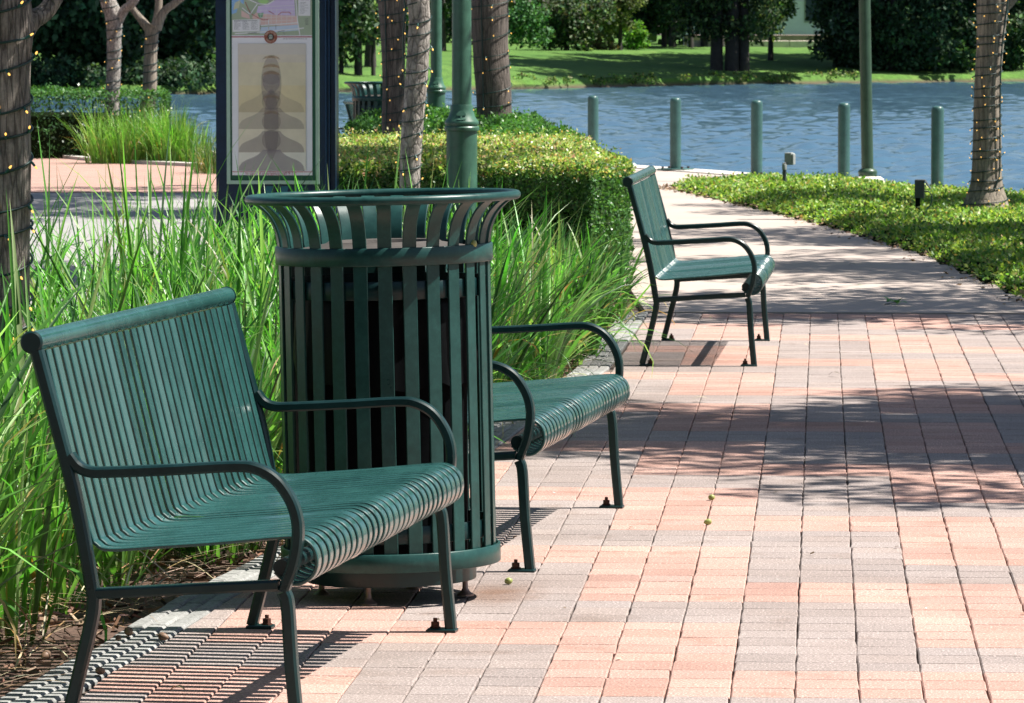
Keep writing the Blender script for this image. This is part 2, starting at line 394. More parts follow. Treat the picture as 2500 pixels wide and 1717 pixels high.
GCL = [(-1.42, 47.3), (-1.34, 47.0), (-.62, 42.1), (.12, 37.25), (.69, 32.7), (1.12, 27.2), (1.42, 22), (1.6, 15)]
g = MB(); path = [(-.92, 25.85), (-1.1, 28.3), (-1.45, 31.5), (-1.8, 36), (-2.15, 41), (-2.6, 47), (-4.2, 58.9)]
inner_q = [(-3.4, 57.9), (-1.5, 53.6), (.3, 49.1), (1.2, 46.9), (2.7, 43)]
g.prism([(3.6, 25.85), (3.3, 27)]+[(2.4, 43)]+inner_q[::-1]+path[::-1], -.027, 0.0)
tag(g.build('walkway', conc), kind='structure')
g = MB()                                                  # pale coping along the water
for i in range(2, 9):
    (xa, ya), (xb, yb) = QUAY[i], QUAY[i+1]; l = math.hypot(xb-xa, yb-ya); nx, ny = (yb-ya)/l, -(xb-xa)/l
    (xc, yc) = QUAY[i+2]; l2 = math.hypot(xc-xb, yc-yb); n2x, n2y = (yc-yb)/l2, -(xc-xb)/l2
    w = .42
    if i == 2: pa = (xa+nx*w, ya+ny*w)
    pb = (xb+(nx+n2x)/2*w, yb+(ny+n2y)/2*w)
    e = .03
    g.prism([(xa-nx*e, ya-ny*e), (xb-nx*e, yb-ny*e), pb, pa], -.12, .012); pa = pb
tag(g.build('quay_coping', coping), kind='structure')
g = MB(); g.prism([(-40, 0), (-3.75, 0), (-3.45, 20), (-3.3, 27), (-3.3, 36), (-3.9, 46), (-40, 46)], -.029, -.012); tag(g.build('road', asph), kind='structure')
g = MB(); g.prism([(-40, 46.02), (-3.9, 46.02), (-4.6, 54), (-6.0, 55.5), (-7.0, 55.2), (-8.4, 57.2), (-9.5, 60), (-40, 70)], -.029, -.008); tag(g.build('side_pavement', pinkbrick), kind='structure')
g = MB()                                                  # low pale kerb between the side pavement and the planting
kp = [(-14, 62.2), (-9.55, 60.1), (-8.42, 57.3), (-7.0, 55.3), (-6.0, 55.6), (-4.6, 54.1)]
for (xa, ya), (xb, yb) in zip(kp[:-1], kp[1:]): g.prism([(xa, ya), (xb, yb), (xb+.05, yb+.22), (xa+.05, ya+.22)], -.03, .03)
tag(g.build('kerb', coping), kind='structure')

# water
m, t, b = newmat('water')
b.inputs['Base Color'].default_value = (.062, .128, .190, 1); b.inputs['Roughness'].default_value = .10; b.inputs['IOR'].default_value = 1.33
tc = N_(t, 'ShaderNodeTexCoord'); mp = N_(t, 'ShaderNodeMapping'); mp.inputs['Scale'].default_value = (1.6, .55, 1); mp.inputs['Rotation'].default_value = (0, 0, .12)
t.links.new(tc.outputs['Object'], mp.inputs[0])
n1 = noise(t, 1.5, 6, .62, mp.outputs[0]); n2 = noise(t, .28, 4, .55, mp.outputs[0])
ad = N_(t, 'ShaderNodeMath', operation='MULTIPLY_ADD'); t.links.new(n1.outputs[0], ad.inputs[0]); ad.inputs[1].default_value = .55; t.links.new(n2.outputs[0], ad.inputs[2])
bump(t, b, ad.outputs[0], .5, .02)
NC = 900; rw = np.random.RandomState(21); t_ = np.linspace(-.24, .12, NC); yy = 43*np.exp(np.linspace(0, math.log(300/43.), 880)); YW = np.repeat(yy[:, None], NC, 1); XW = YW*t_[None, :]
ZW = np.zeros_like(XW); dyl = YW*.0022
dxl = YW*.36/NC
for k in range(160):
    lam = math.exp(rw.uniform(math.log(.17), math.log(.95))) if k < 146 else rw.uniform(1.2, 3); th = math.radians(rw.uniform(18, 162)); ph = rw.rand()*6.28; kk = 2*math.pi/lam
    amp = .0105*lam**.85*np.clip((lam-2.0*(dyl*abs(math.sin(th))+dxl*abs(math.cos(th))))/(1.0*lam), 0, 1)
    gust = .7+.6*np.sin(XW*rw.uniform(-.5, .5)+YW*rw.uniform(-.12, .12)+k)
    ZW += amp*gust*np.sin(kk*(XW*math.cos(th)+YW*math.sin(th))+ph)
V = np.stack([XW, YW, ZW-.9], -1).reshape(-1, 3); nr, nc = XW.shape; ii = np.arange(nr*nc).reshape(nr, nc)
q = np.stack([ii[:-1, :-1], ii[:-1, 1:], ii[1:, 1:], ii[1:, :-1]], -1).reshape(-1, 4)
base = len(V); V = np.vstack([V, [[-600, -80, -1.02], [600, -80, -1.02], [600, 700, -1.02], [-600, 700, -1.02]]]); q = np.vstack([q, [[base, base+1, base+2, base+3]]])
me = bpy.data.meshes.new('water'); me.vertices.add(len(V)); me.vertices.foreach_set('co', V.reshape(-1).astype(np.float32)); me.loops.add(len(q)*4); me.loops.foreach_set('vertex_index', q.reshape(-1).astype(np.int32))
me.polygons.add(len(q)); me.polygons.foreach_set('loop_start', np.arange(0, len(q)*4, 4, dtype=np.int32)); me.polygons.foreach_set('use_smooth', np.ones(len(q), bool)); me.materials.append(m); me.update()
tag(obj('water', me), kind='structure')

# far bank: terrain rising from the shoreline
SH = [(-170, 110), (-90, 160), (-45, 192), (-27.8, 204.3), (-14.1, 230.7), (-5.1, 253.8), (3, 264), (10.6, 273.4), (40, 292), (120, 320), (240, 330)]
def shore(u):
    k = u*(len(SH)-1); i = min(int(k), len(SH)-2); f = k-i
    return SH[i][0]*(1-f)+SH[i+1][0]*f, SH[i][1]*(1-f)+SH[i+1][1]*f
def bank_z(v): return float(np.interp(v, [0, .15, .6, 4, 12, 24, 34, 60, 140, 400], [-1.1, -.85, -.5, -.25, .2, .75, .95, 1.15, 1.5, 2.0]))
from mathutils import noise as mn
U = 260; Vs = [0, .15, .35, .6, 1.2, 2, 3, 4, 6, 8, 10, 12, 15, 18, 21, 24, 28, 34, 45, 60, 90, 140, 400]
vs = []; fs = []
for i in range(U+1):
    x, y = shore(i/U)
    for v in Vs:
        nx, ny = -.36, .93
        px, py = x+nx*v+(mn.noise((x*.5, v, 1))*.8 if v < 1.3 else 0), y+ny*v+mn.noise((x*.35, y*.35, 5))*.9
        vs.append((px, py, bank_z(v)+(mn.noise((px*.4, py*.2, 0))*.12 if v > .3 else 0)))
n = len(Vs)
for i in range(U):
    for j in range(n-1): fs.append((i*n+j, (i+1)*n+j, (i+1)*n+j+1, i*n+j+1))
m, t, b = newmat('bank_grass'); q = noise(t, .35, 7, .72); q2 = noise(t, 2.5, 5, .7); geo = N_(t, 'ShaderNodeNewGeometry'); sz = N_(t, 'ShaderNodeSeparateXYZ'); t.links.new(geo.outputs['Position'], sz.inputs[0])
r = ramp(t, q.outputs[0], [(.3, (.05, .14, .015)), (.55, (.09, .20, .025)), (.75, (.17, .24, .05))]); r2 = ramp(t, q2.outputs[0], [(.3, .65), (.7, 1.2)])
zr = N_(t, 'ShaderNodeMapRange'); t.links.new(sz.outputs[2], zr.inputs[0]); zr.inputs[1].default_value = -.85; zr.inputs[2].default_value = -.65
mm = N_(t, 'ShaderNodeMix', data_type='RGBA'); t.links.new(zr.outputs[0], mm.inputs[0]); mm.inputs[6].default_value = (.10, .075, .045, 1); t.links.new(mult(t, r.outputs[0], r2.outputs[0]), mm.inputs[7])
t.links.new(mm.outputs[2], b.inputs['Base Color']); b.inputs['Roughness'].default_value = .95; bump(t, b, q2.outputs[0], .8, .2)
g = MB(); g.add(vs, fs); tag(g.build('far_bank', m), kind='structure')

def bank_at(px, v):                                      # a point of the far bank: image column px, metres inland v
    d = ray(px, 150); best = None
    for i in range(U+1):
        x, y = shore(i/U); x -= .36*v; y += .93*v; e = abs(x/y-d[0]/d[1])
        if best is None or e < best[0]: best = (e, x, y)
    return best[1], best[2], bank_z(v)

# ------------------------------------------------------------------ far trees, shrubs and the house behind them
rs = np.random.RandomState(11)
def cloud(rs, N, blobs, shell=.55):
    w = np.array([b[3]*b[4]*b[5] for b in blobs])**.67; w /= w.sum(); k = rs.choice(len(blobs), N, p=w)
    d = rs.normal(size=(N, 3)); d /= np.linalg.norm(d, axis=1)[:, None]; rr = rs.uniform(shell**3, 1, N)**(1/3.)
    B = np.array(blobs); return B[k, :3]+d*rr[:, None]*B[k, 3:6], d
def clumps(rs, c, rad, n, sub, lo=.35):
    out = []
    for _ in range(n):
        d = rs.normal(size=3); d /= np.linalg.norm(d); q = rs.uniform(lo, 1)
        s = sub*rs.uniform(.6, 1.35); out.append((c[0]+d[0]*rad[0]*q, c[1]+d[1]*rad[1]*q, c[2]+d[2]*rad[2]*q, s, s, s*.75))
    return out
def trunk_mb(g, pts, radii, n=14, amp=.0, seed=0, freq=6.0, seg=6, flute=0):
    P = bezier(pts, seg); rr = [p[0] for p in bezier([(r, 0, 0) for r in radii], seg)]
    b = len(g.v); g.tube(P, rr, n)
    if amp or flute:
        for i in range(len(P)):
            for k in range(n):
                v = Vector(g.v[b+i*n+k]); c = Vector(P[i]); d = v-c; th = 2*math.pi*k/n
                a = amp*mn.fractal(Vector((math.cos(th)*1.3, math.sin(th)*1.3, v.z*freq*.35+seed*9)), 1, 2, 4)
                a += flute*math.cos(th*5+seed)*max(0, 1-i/(len(P)*.6))
                g.v[b+i*n+k] = tuple(c+d*(1+a))
def far_tree(px, v, blobs_rel, N, cols, size, label, cat='tree', name='tree', trunks=((0, .25),), th=4, droop=0, group='trees and shrubs on the far bank', lean=0, upper=None, extra=()):
    x, y, z = bank_at(px, v); t = thing(name, label, cat, (x, y, z-.05), group=group)
    P, d = cloud(rs, N, blobs_rel, .35); C = jitcol(rs, N, cols, None, .45)
    obj('crown' if trunks else 'foliage', leaves('crown', P, size, C, M['leaf_far'], rs, .6, .4, droop, d), t)
    if upper:
        cx_, cy_, cz_, rx_, ry_, rz_, n_ = upper; P, d = cloud(rs, n_, clumps(rs, (cx_, cy_, cz_), (rx_, ry_, rz_), 40, 1.5, .1), .2); P = np.vstack([P]+[np.array(b[:3])+rs.normal(size=(b[4], 3))*np.array([b[3]*.5, b[3]*.55, .8]) for b in extra]); n_ = len(P); d = None; obj('crown', leaves('crown', P, .75, jitcol(rs, n_, cols, None, .3), M['leaf_far'], rs, .7, .8), t)
    for dx, r in trunks:
        g = MB(); trunk_mb(g, [(dx, 0, -.3), (dx+lean*.4, .1, th*.4), (dx*1.3+lean, 0, th)], [r*1.25, r, r*.6], 10, .08, dx, 2)
        g.build('trunk', M['bark_far'], t, 60)
    return t
DK = [(.015, .045, .02), (.028, .07, .03), (.05, .095, .04)]
MD = [(.03, .085, .03), (.06, .12, .045), (.10, .15, .07), (.02, .05, .02)]
LT = [(.09, .20, .035), (.14, .25, .05), (.05, .13, .03)]
def crownblobs(c, rad, n, sub): return clumps(rs, c, rad, n, sub)
# left wood across the water: tall dark trees with bare trunks
for i, (px, v, w) in enumerate([(60, 8, 2.6), (118, 5, 2.2), (170, 9, 2.4), (215, 4, 2.0), (300, 6, 2.4), (365, 3.5, 2.1), (420, 9, 2.3), (470, 5, 2.2), (545, 4.5, 2.4)]):
    lab = ['dark tall tree at the far left of the opposite bank', 'dark tree behind the forked trunk with slim bare stems', 'dark leafy tree left of the silvery wrapped trunk over the water', 'dark tree rising right behind the silvery wrapped trunk', 'dark tree between the two pale wrapped trunks across the water', 'dark tree overhanging the shore right of the tan forked trunk', 'dark tree above the small sunlit lawn patch left of the blue kiosk', 'dark tree just left of the blue kiosk across the water', 'dark tree across the water hidden behind the blue kiosk'][i]
    far_tree(px, v, crownblobs((0, 0, 3.4), (w, w, 2.9), 34, 1.0)+([(rs.uniform(-1.6, 1.6), rs.uniform(-1, 1), rs.uniform(1.0, 2.0), .8, .8, .6) for _ in range(4)] if i % 2 else []), 5200, DK+[(.04, .08, .035)], .36, lab, trunks=((0, .16), (.7, .1)), th=6, upper=(1.5, 2, 7.5, w*1.7, 9, 1.6, 2600))
# the lower shade band of shrubs on that shore
for i, (px, v) in enumerate([(95, 1.6), (150, 1.2), (330, 1.0), (395, 1.4), (455, .9), (520, 1.1)]):
    far_tree(px, v, [(rs.uniform(-1.6, 1.6), rs.uniform(-.5, .5), rs.uniform(.2, .8), .8, .7, .5) for _ in range(7)], 1500, DK, .22, ['dark low shrub on the shore behind the left hedge', 'dark low shrub on the shore behind the silvery trunk', 'dark low shrub at the waterline left of the tan forked trunk', 'dark low shrub at the waterline right of the tan forked trunk', 'dark low shrub at the waterline below the small sunlit lawn', 'dark low shrub at the waterline beside the left edge of the kiosk'][i], 'shrub', 'shrub', ())
# behind kiosk and lamps
far_tree(790, 6, crownblobs((0, 0, 2.8), (2.0, 1.5, 2.3), 28, .8), 4200, MD+[(.16, .22, .14)], .28, 'grey green tree with slim dark stems right of the blue kiosk across the water', trunks=((-.6, .1), (.2, .16), (.9, .09)), th=3.6)
far_tree(850, 10, crownblobs((0, 0, 3.6), (2.0, 1.5, 2.2), 20, .8), 2800, MD, .28, 'green tree across the water behind the dark wrapped trunk', th=3.4)
far_tree(1000, 26, crownblobs((0, 0, 3.2), (2.4, 1.5, 2.4), 22, .9), 3000, DK+MD, .3, 'dark green tree above the lawn between the two lamp posts', th=3.0)
far_tree(1090, 26, crownblobs((0, 0, 2.6), (1.8, 1.5, 2.4), 20, .8), 2600, MD, .3, 'green bushy tree above the lawn behind the thickest wrapped trunk', th=2.4)
# willowy grey green tree, bright bush and others on the lawn's top edge
far_tree(1195, 27, crownblobs((0, 0, 1.6), (1.4, 1, 1.5), 18, .6), 2400, [(.06, .17, .05), (.10, .24, .09), (.03, .09, .03)], .22, 'mid green bush with bright upright shoots at left end of the lawn edge', 'shrub', 'shrub', ())
far_tree(1300, 27, crownblobs((0, 0, 1.9), (2.7, 1.5, 1.9), 40, .7), 6800, MD+[(.14, .18, .09), (.05, .05, .035)], .24, 'broad grey green tree drooping to the lawn behind the first bollard', trunks=((-.3, .15), (.8, .1)), th=2.6)
far_tree(1398, 27.5, crownblobs((0, 0, 2.1), (1.8, 1.3, 1.9), 26, .6), 4000, [(.12, .16, .06), (.18, .22, .09), (.06, .09, .04)], .22, 'olive yellow tree beside the broad grey green one across the water', trunks=((.3, .12),), th=2.2)
far_tree(1450, 29, crownblobs((0, 0, .75), (1.0, .8, .75), 14, .4), 1800, LT+[(.16, .36, .05)], .2, 'bright lime green round bush standing on the far lawn edge', 'shrub', 'shrub', ())
far_tree(1365, 28, crownblobs((0, 0, .4), (1.1, .6, .4), 10, .3), 900, [(.16, .11, .07), (.12, .09, .06), (.08, .10, .05)], .16, 'brown dry low bush on the lawn edge left of the lime bush', 'shrub', 'shrub', ())
for i, (px, v) in enumerate([(1460, 36), (1530, 34), (1600, 40)]):
    far_tree(px, v, crownblobs((0, 0, 3.2), (2.6, 2, 2.3), 30, .9), 4400, DK, .32, ['dark tree standing behind the lime green bush', 'dark tree between the lime bush and the three stemmed pine', 'dark tree behind the three stemmed pine on its left'][i], trunks=((0, .2), (1.1, .14)), th=6, upper=(1, -1, 8, 5, 7, 1.5, 2600))
# pine with three stems close to the water
px_, py_, _z = bank_at(1668, 5.0); rq = random.Random(3); lawn_shade_blobs = []  # unseen leaf blobs high above, added to throw shade on the lawn
for a_ in range(1275, 1860, 62):
    for v_ in (1, 4, 7.5, 11, 15, 19):
        if rq.random() < .2 or (a_ < 1300 and v_ not in (4, 15)): continue
        bx_, by_, bz_ = bank_at(a_+rq.uniform(-20, 20), v_); lawn_shade_blobs.append((bx_-px_+.637*11.7, by_-py_+1.0, 12+rq.uniform(-.3, .3), rq.uniform(1.5, 2.4), 300))
far_tree(1668, 5.0, crownblobs((0, 0, 3.6), (3.1, 2.2, 2.0), 46, .8)+[(rs.uniform(-2.8, 2.8), rs.uniform(-1.2, 1.2), rs.uniform(1.9, 2.6), .7, .6, .6) for _ in range(14)], 7000, [(.03, .075, .025), (.06, .11, .035), (.11, .15, .06), (.015, .04, .018)], .26, 'large three stemmed pine with drooping boughs on the far lawn', 'tree', 'pine_tree', ((-.85, .28), (.0, .34), (.62, .24)), 11.0, .5, upper=(1.5, -6, 12, 9, 12, 3, 9000), extra=lawn_shade_blobs)
far_tree(1760, 14, crownblobs((0, 0, 3.4), (.9, 1.0, 1.6), 16, .5), 1700, [(.07, .16, .03), (.12, .22, .05), (.04, .09, .03)], .24, 'sunlit green tree just right of the three stemmed pine', trunks=((-.2, .14),), th=3.0)
# dark oaks at the right, hanging over the water
for i, (px, v, w, c, lz) in enumerate([(1940, 6, 2.2, DK+[(.05, .08, .06)], 1.5), (2010, 4, 3.0, DK, .9), (2110, 3.5, 3.0, DK, .8), (2200, 5, 2.6, DK+[(.06, .10, .07)], .9), (2300, 4, 2.8, DK+MD, 1.0)]):
    far_tree(px, v, crownblobs((0, 0, 2.5), (w, 2, 2.4), 44, .85)+[(rs.uniform(-w, w), rs.uniform(-1, .5), rs.uniform(.3, lz), .8, .7, .5) for _ in range(10)], 9000, c, .29, ['dark open tree left of the right hand lamp pole with pale gaps', 'very dark dense tree right of the right hand lamp pole', 'very dark dense tree hanging over the water between pole and wrapped trunk', 'dark tree across the water behind the flared wrapped trunk', 'dark green tree at the far right edge across the water'][i], trunks=((0, .22), (-1.0, .14)), th=6, lean=.5, upper=(1.5, 2, 7.5, w*1.6, 8, 1.5, 2600))
for i, (px, v) in enumerate([(1240, .9), (1330, .8), (1420, .9), (1500, .8), (1580, .9), (1640, .7), (1730, .9), (1800, .8), (1870, .7), (1180, 1.0)]):
    far_tree(px, v, [(rs.uniform(-1.5, 1.5), rs.uniform(-.2, .4), rs.uniform(-.1, .15), .35, .3, .2) for _ in range(6)], 420, [(.10, .20, .03), (.15, .24, .05), (.05, .12, .03), (.20, .20, .08)], .15, ['tufted weeds at the far waterline left of the first bollard', 'tufted weeds at the far waterline above the first bollard', 'tufted weeds at the far waterline right of the first bollard', 'tufted weeds at the far waterline above the second bollard', 'tufted weeds at the far waterline left of the pine stems', 'tufted weeds at the far waterline below the pine stems', 'tufted weeds at the far waterline above the third bollard', 'tufted weeds at the far waterline below the pale gap', 'tufted weeds at the far waterline left of the fourth bollard', 'tufted weeds at the far waterline right of the thickest trunk'][i], 'weeds', 'waterside_weeds', (), group='weeds along the far waterline')
# house with a low wall seen through the gap
x, y, z = bank_at(1850, 45); hs = thing('house', 'pale house with grey roof glimpsed through the trees at right', 'house', (x, y, z))
wallm = plain('pale_render', (.74, .76, .84), .8, 0, .06, 2, .02); g = MB(); g.box(-9, 13, 0, 8, 0, 4.2); g.build('wall', wallm, hs)
g = MB(); g.prism([(-10, 4.2), (14, 4.2), (12, 6.5), (-8, 6.5)], -.8, 8.8, axis='y'); g.build('roof', plain('grey_roof', (.25, .24, .25), .8, 0, .1, 4, .05), hs)
glass = plain('dark_pane', (.05, .07, .1), .1, 0, .1, 3, 0)
for k in range(6):
    w = MB(); w.box(-8+k*3.4, -6.6+k*3.4, -.05, .04, 1.5, 3.2); wo = w.build('window', M['pgrey'], hs); w = MB(); w.box(-7.9+k*3.4, -6.7+k*3.4, -.07, -.052, 1.6, 3.1); w.build('pane', glass, wo)
x, y, z = bank_at(1870, 34); g = MB()
for k in range(12): g.box(-9+k*1.6, -7.45+k*1.6, 0, .25, -.1, .42, bev=.03)
tag(g.build('garden_wall', plain('warm_stone', (.80, .68, .60), .85, 0, .15, 3, .1), None, None, (x, y, z)), 'low pale stone wall under the trees at right across the water', 'wall')
x, y, z = bank_at(1880, 38); g = MB(); g.box(-9, 12, 0, .3, -.1, .75, bev=.03)
tag(g.build('garden_fence', plain('brown_boards', (.36, .26, .23), .85, 0, .2, 3, .1), None, None, (x, y, z)), 'brown board fence behind the low pale wall across the water', 'fence')
# the wood behind everything, meshed with the added belt behind the camera
N = 15000; P = np.stack([rs.uniform(-75, 62, N), rs.uniform(322, 345, N), rs.uniform(1.5, 14, N)], 1)
dx = P[:, 0]-(-75); P[:, 1] += -.25*np.abs(P[:, 0]); gap = (np.abs(P[:, 0]-(-1)) < 6) & (P[:, 2] < 7); P = P[~gap]
C = jitcol(rs, len(P), DK+[(.03, .07, .03)], None, .3)
N2 = 12000; P2 = np.stack([rs.uniform(-26, 10, N2), rs.uniform(-24, -12, N2), rs.uniform(.2, 17, N2)], 1); P = np.vstack([P, P2]); C = np.vstack([C, jitcol(rs, N2, DK+MD, None, .3)])  # unseen leaf belt behind the camera, added to darken fill and reflections
tag(obj('wood_and_shade_belt', leaves('wood_and_shade_belt', P, 1.15, C, M['leaf_far'], rs, .8)), kind='stuff')

# ------------------------------------------------------------------ benches
HL = .915
def fillet(pts, n=7): return bezier(pts, n)
def make_bench():
    t = thing('park_bench', '', 'bench')
    for s in (-1, 1):
        y = s*HL
        g = MB(); g.sweep(fillet([(-.056, .79), (.02, .505), (.058, .305), (.062, .27), (.055, .225), (.028, .115), (0, .008)]), .034, .026, y); g.build('leg', M['green_shaded'], t, 40)
        g = MB(); g.sweep(fillet([(.462, .30), (.470, .27), (.478, .144), (.491, .008)]), .034, .026, y); g.build('leg', M['green_shaded'], t, 40)
        g = MB(); g.sweep(fillet([(.012, .575), (.03, .553), (.055, .542), (.095, .5415), (.237, .549), (.36, .557), (.405, .553), (.445, .532), (.475, .493), (.490, .45), (.491, .404), (.481, .355), (.468, .32), (.462, .302)]), .034, .0225, y); g.build('armrest', M['green_shaded'], t, 40)
        g = MB(); g.sweep([(.066, .290), (.25, .302), (.452, .314)], .033, .022, y); g.build('stretcher', M['green_shaded'], t, 40)
        for d0, d1, bd in ((-.012, .052, .036), (.433, .505, .452)):
            g = MB(); g.box(d0, d1, y-.024, y+.024, .0005, .0085, bev=.003); fp = g.build('foot_plate', M['green_shaded'], t)
            g = MB(); th0 = rnd.random()
            hexa = lambda r: [(bd+r*math.cos(th0+k*math.pi/3), y+r*math.sin(th0+k*math.pi/3)) for k in range(6)]
            g.prism(hexa(.0135), .0087, .012); g.prism(hexa(.0105), .012, .024); g.prism([(bd+.005*math.cos(k*.785), y+.005*math.sin(k*.785)) for k in range(8)], .024, .033); g.build('bolt', M['rust'], fp)
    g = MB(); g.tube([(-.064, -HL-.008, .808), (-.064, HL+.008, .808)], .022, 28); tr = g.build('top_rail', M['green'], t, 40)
    for s in (-1, 1):
        g = MB(); e = HL+.008; g.tube([(-.064, s*e, .808), (-.064, s*(e+.006), .808), (-.064, s*(e+.009), .808)], [.0235, .0235, .020], 28); g.build('end_cap', M['green_shaded'], tr, 40)
    prof = fillet([(-.046, .790), (-.015, .66), (.0165, .531), (.047, .412), (.060, .388), (.088, .3775), (.18, .384), (.32, .3955), (.452, .4085), (.492, .407), (.517, .388), (.5245, .358), (.514, .330), (.487, .314), (.458, .320), (.437, .338)], 5)
    k = 4*5+2; n = 29; pitch = 2*(HL-.045)/(n-1); jit = [(rnd.gauss(0, .0008), rnd.gauss(0, .03)) for _ in range(n)]
    for nm, pp in (('backrest', prof[:k+1]), ('seat', prof[k:])):
        g = MB()
        for i in range(n): g.sweep(pp, .0365, .008, -(HL-.045)+i*pitch+jit[i][0], .25, jit[i][1])
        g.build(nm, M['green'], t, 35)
    g = MB(); g.tube([(.452, -HL+.02, .348), (.452, HL-.02, .348)], .017, 14); g.build('support_bar', M['green_shaded'], t, 40)
    return t
bench = make_bench(); first = True
for (x, y, a, lab) in [(-1.467, 10.93, .097, 'nearest green metal slatted bench left of the litter bin'), (-1.185, 14.10, .09, 'green metal slatted bench partly hidden behind the litter bin'), (-.764, 22.46, .02, 'green metal slatted bench standing alone where the brick paving meets the concrete walk')]:
    o = bench if first else copy_tree(bench); first = False
    o.location = (x, y, 0); o.rotation_euler = (0, 0, -a); tag(o, lab, 'bench', 'green slatted benches along the walk')
xb, yb, _ = At(770, 240, 49)
for (x, y, a, lab) in [(At(768, 240, 49.5)[0]-.3, 49.9, .33, 'far bench beside the right edge of the blue kiosk seen from behind'), (At(848, 240, 48.0)[0], 48.0, .33, 'far bench in front of the far litter bin seen from behind')]:
    o = copy_tree(bench); o.location = (x, y, 0); o.rotation_euler = (0, 0, a); tag(o, lab, 'bench', 'far benches beyond the hedge')

# ------------------------------------------------------------------ litter bins
def make_bin():
    t = thing('litter_bin', '', 'litter bin')
    n = 27
    prof = fillet([(.268, .10), (.268, .5), (.268, .86), (.2695, .905), (.276, .945), (.291, .98), (.315, 1.008), (.338, 1.024)], 6)
    g = MB()
    for i in range(n):
        b0 = len(g.v); g.sweep(prof, .0355, .006, 0, .2)
        a = 2*math.pi*i/n + R(-90+5.4); ca, sa = math.cos(a), math.sin(a)
        for q in range(b0, len(g.v)):
            x, y, z = g.v[q]; g.v[q] = (x*ca-y*sa, x*sa+y*ca, z)
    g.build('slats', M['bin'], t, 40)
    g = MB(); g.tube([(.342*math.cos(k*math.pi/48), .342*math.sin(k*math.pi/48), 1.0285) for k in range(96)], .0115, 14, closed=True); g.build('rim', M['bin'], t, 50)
    def band(name, r0, r1, z0, z1, mat=M['bin']):
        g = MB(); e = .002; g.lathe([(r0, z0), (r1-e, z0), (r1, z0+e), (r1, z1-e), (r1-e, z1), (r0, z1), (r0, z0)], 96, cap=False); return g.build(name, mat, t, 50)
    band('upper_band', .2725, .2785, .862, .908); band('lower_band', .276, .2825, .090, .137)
    band('inner_band', .256, .2625, .776, .823, M['green_shaded']); band('inner_band', .256, .2625, .16, .205, M['green_shaded'])
    g = MB(); g.lathe([(.10, .047), (.218, .047), (.219, .05), (.219, .094), (.205, .097), (.02, .097)], 72); g.build('base_ring', M['green_shaded'], t, 50)
    g = MB(); g.lathe([(.15, .11), (.198, .11), (.21, .72), (.224, .74), (.224, .765), (.216, .765), (.206, .72), (.194, .13), (.02, .125)], 64); li = g.build('liner', M['black'], t, 50)
    g = MB()                                              # creased bag folded over the liner
    vs = []; fs = []; K = 160
    for j, (r0, z0) in enumerate([(.214, .772), (.226, .775), (.2285, .755), (.228, .70), (.231, .62), (.229, .55)]):
        for k in range(K):
            th = 2*math.pi*k/K; w = mn.noise((math.cos(th)*5, math.sin(th)*5, z0*9))*.010*(j > 1)+math.sin(th*23+j)*.002*(j > 2)
            vs.append(((r0+w)*math.cos(th), (r0+w)*math.sin(th), z0+(mn.noise((math.cos(th)*3, math.sin(th)*3, 3))*.03 if j == 5 else 0)))
    for j in range(5):
        for k in range(K): fs.append((j*K+k, j*K+(k+1) % K, (j+1)*K+(k+1) % K, (j+1)*K+k))
    g.add(vs, fs); bagm = plain('black_bag', (.005, .006, .007), .4, 0, .3, 20); bagm.node_tree.nodes['Principled BSDF'].inputs['Specular IOR Level'].default_value = .12; g.build('bag', bagm, li, 60)
    g = MB(); g.lathe([(.13, .905), (.135, .915), (.142, .917), (.150, .912), (.236, .897), (.2605, .8945), (.262, .890), (.235, .889), (.14, .900), (.13, .905)], 72, cap=False); g.build('lid', M['lid'], t, 40)
    for k in range(4):
        a = R(-103+k*90+(12 if k == 1 else 0)); x, y = .19*math.cos(a), .19*math.sin(a)
        g = MB(); g.lathe([(.022, .001), (.022, .005), (.012, .012), (.0075, .02), (.0065, .05), (.0065, .06)], 16, cx=x, cy=y); g.build('foot', M['steel'], t, 50)
    return t
bn = make_bin(); bn.location = (-1.098, 12.53, 0); bn.rotation_euler = (0, R(-1.2), 0)
tag(bn, 'large green slatted litter bin with flared rim between two benches', 'litter bin')
o = copy_tree(bn); o.location = (-4.08, 45.6, 0); o.rotation_euler = (0, 0, R(40)); tag(o, 'far green litter bin with flared rim beyond the hedge left of the dark wrapped trunk', 'litter bin')

# ------------------------------------------------------------------ information kiosk
KY = 28.0
ks = thing('information_kiosk', 'dark blue kiosk with framed map and faded poster above the grass', 'kiosk', (-3.14, KY, 0), R(-.5))
kw = .32; kx0, kx1 = -.32, .3237
g = MB(); g.box(kx0, kx1-.012, 0, .22, 0, 2.25, bev=.012); g.build('cabinet', M['navy'], ks)
g = MB(); g.box(kx1-.03, kx1+.004, .03, .24, 0, 2.25, bev=.008); g.build('side_rail', M['navy'], ks)
g = MB(); g.box(kx1+.010, kx1+.037, .06, .24, 0, 2.25, bev=.006); g.build('side_rail', M['navy'], ks)
def kx(px): return At(px, 300, KY)[0]+3.14
def kz(py): return At(600, py, KY)[2]
fx0, fx1, fz0, fz1 = kx(515), kx(725), kz(418), 1.98
tf = kx(527)-fx0-.012
fr = MB()
ft = .0205
fr.box(fx0, fx0+ft, -.014, -.0005, fz0, fz1, bev=0); fr.box(fx1-ft, fx1, -.014, -.0005, fz0, fz1)
fr.box(fx0+ft, fx1-ft, -.0138, -.0005, fz0, fz0+ft); fr.box(fx0+ft, fx1-ft, -.0138, -.0005, fz1-ft, fz1)
f_ = fr.build('frame', M['sage'], ks)
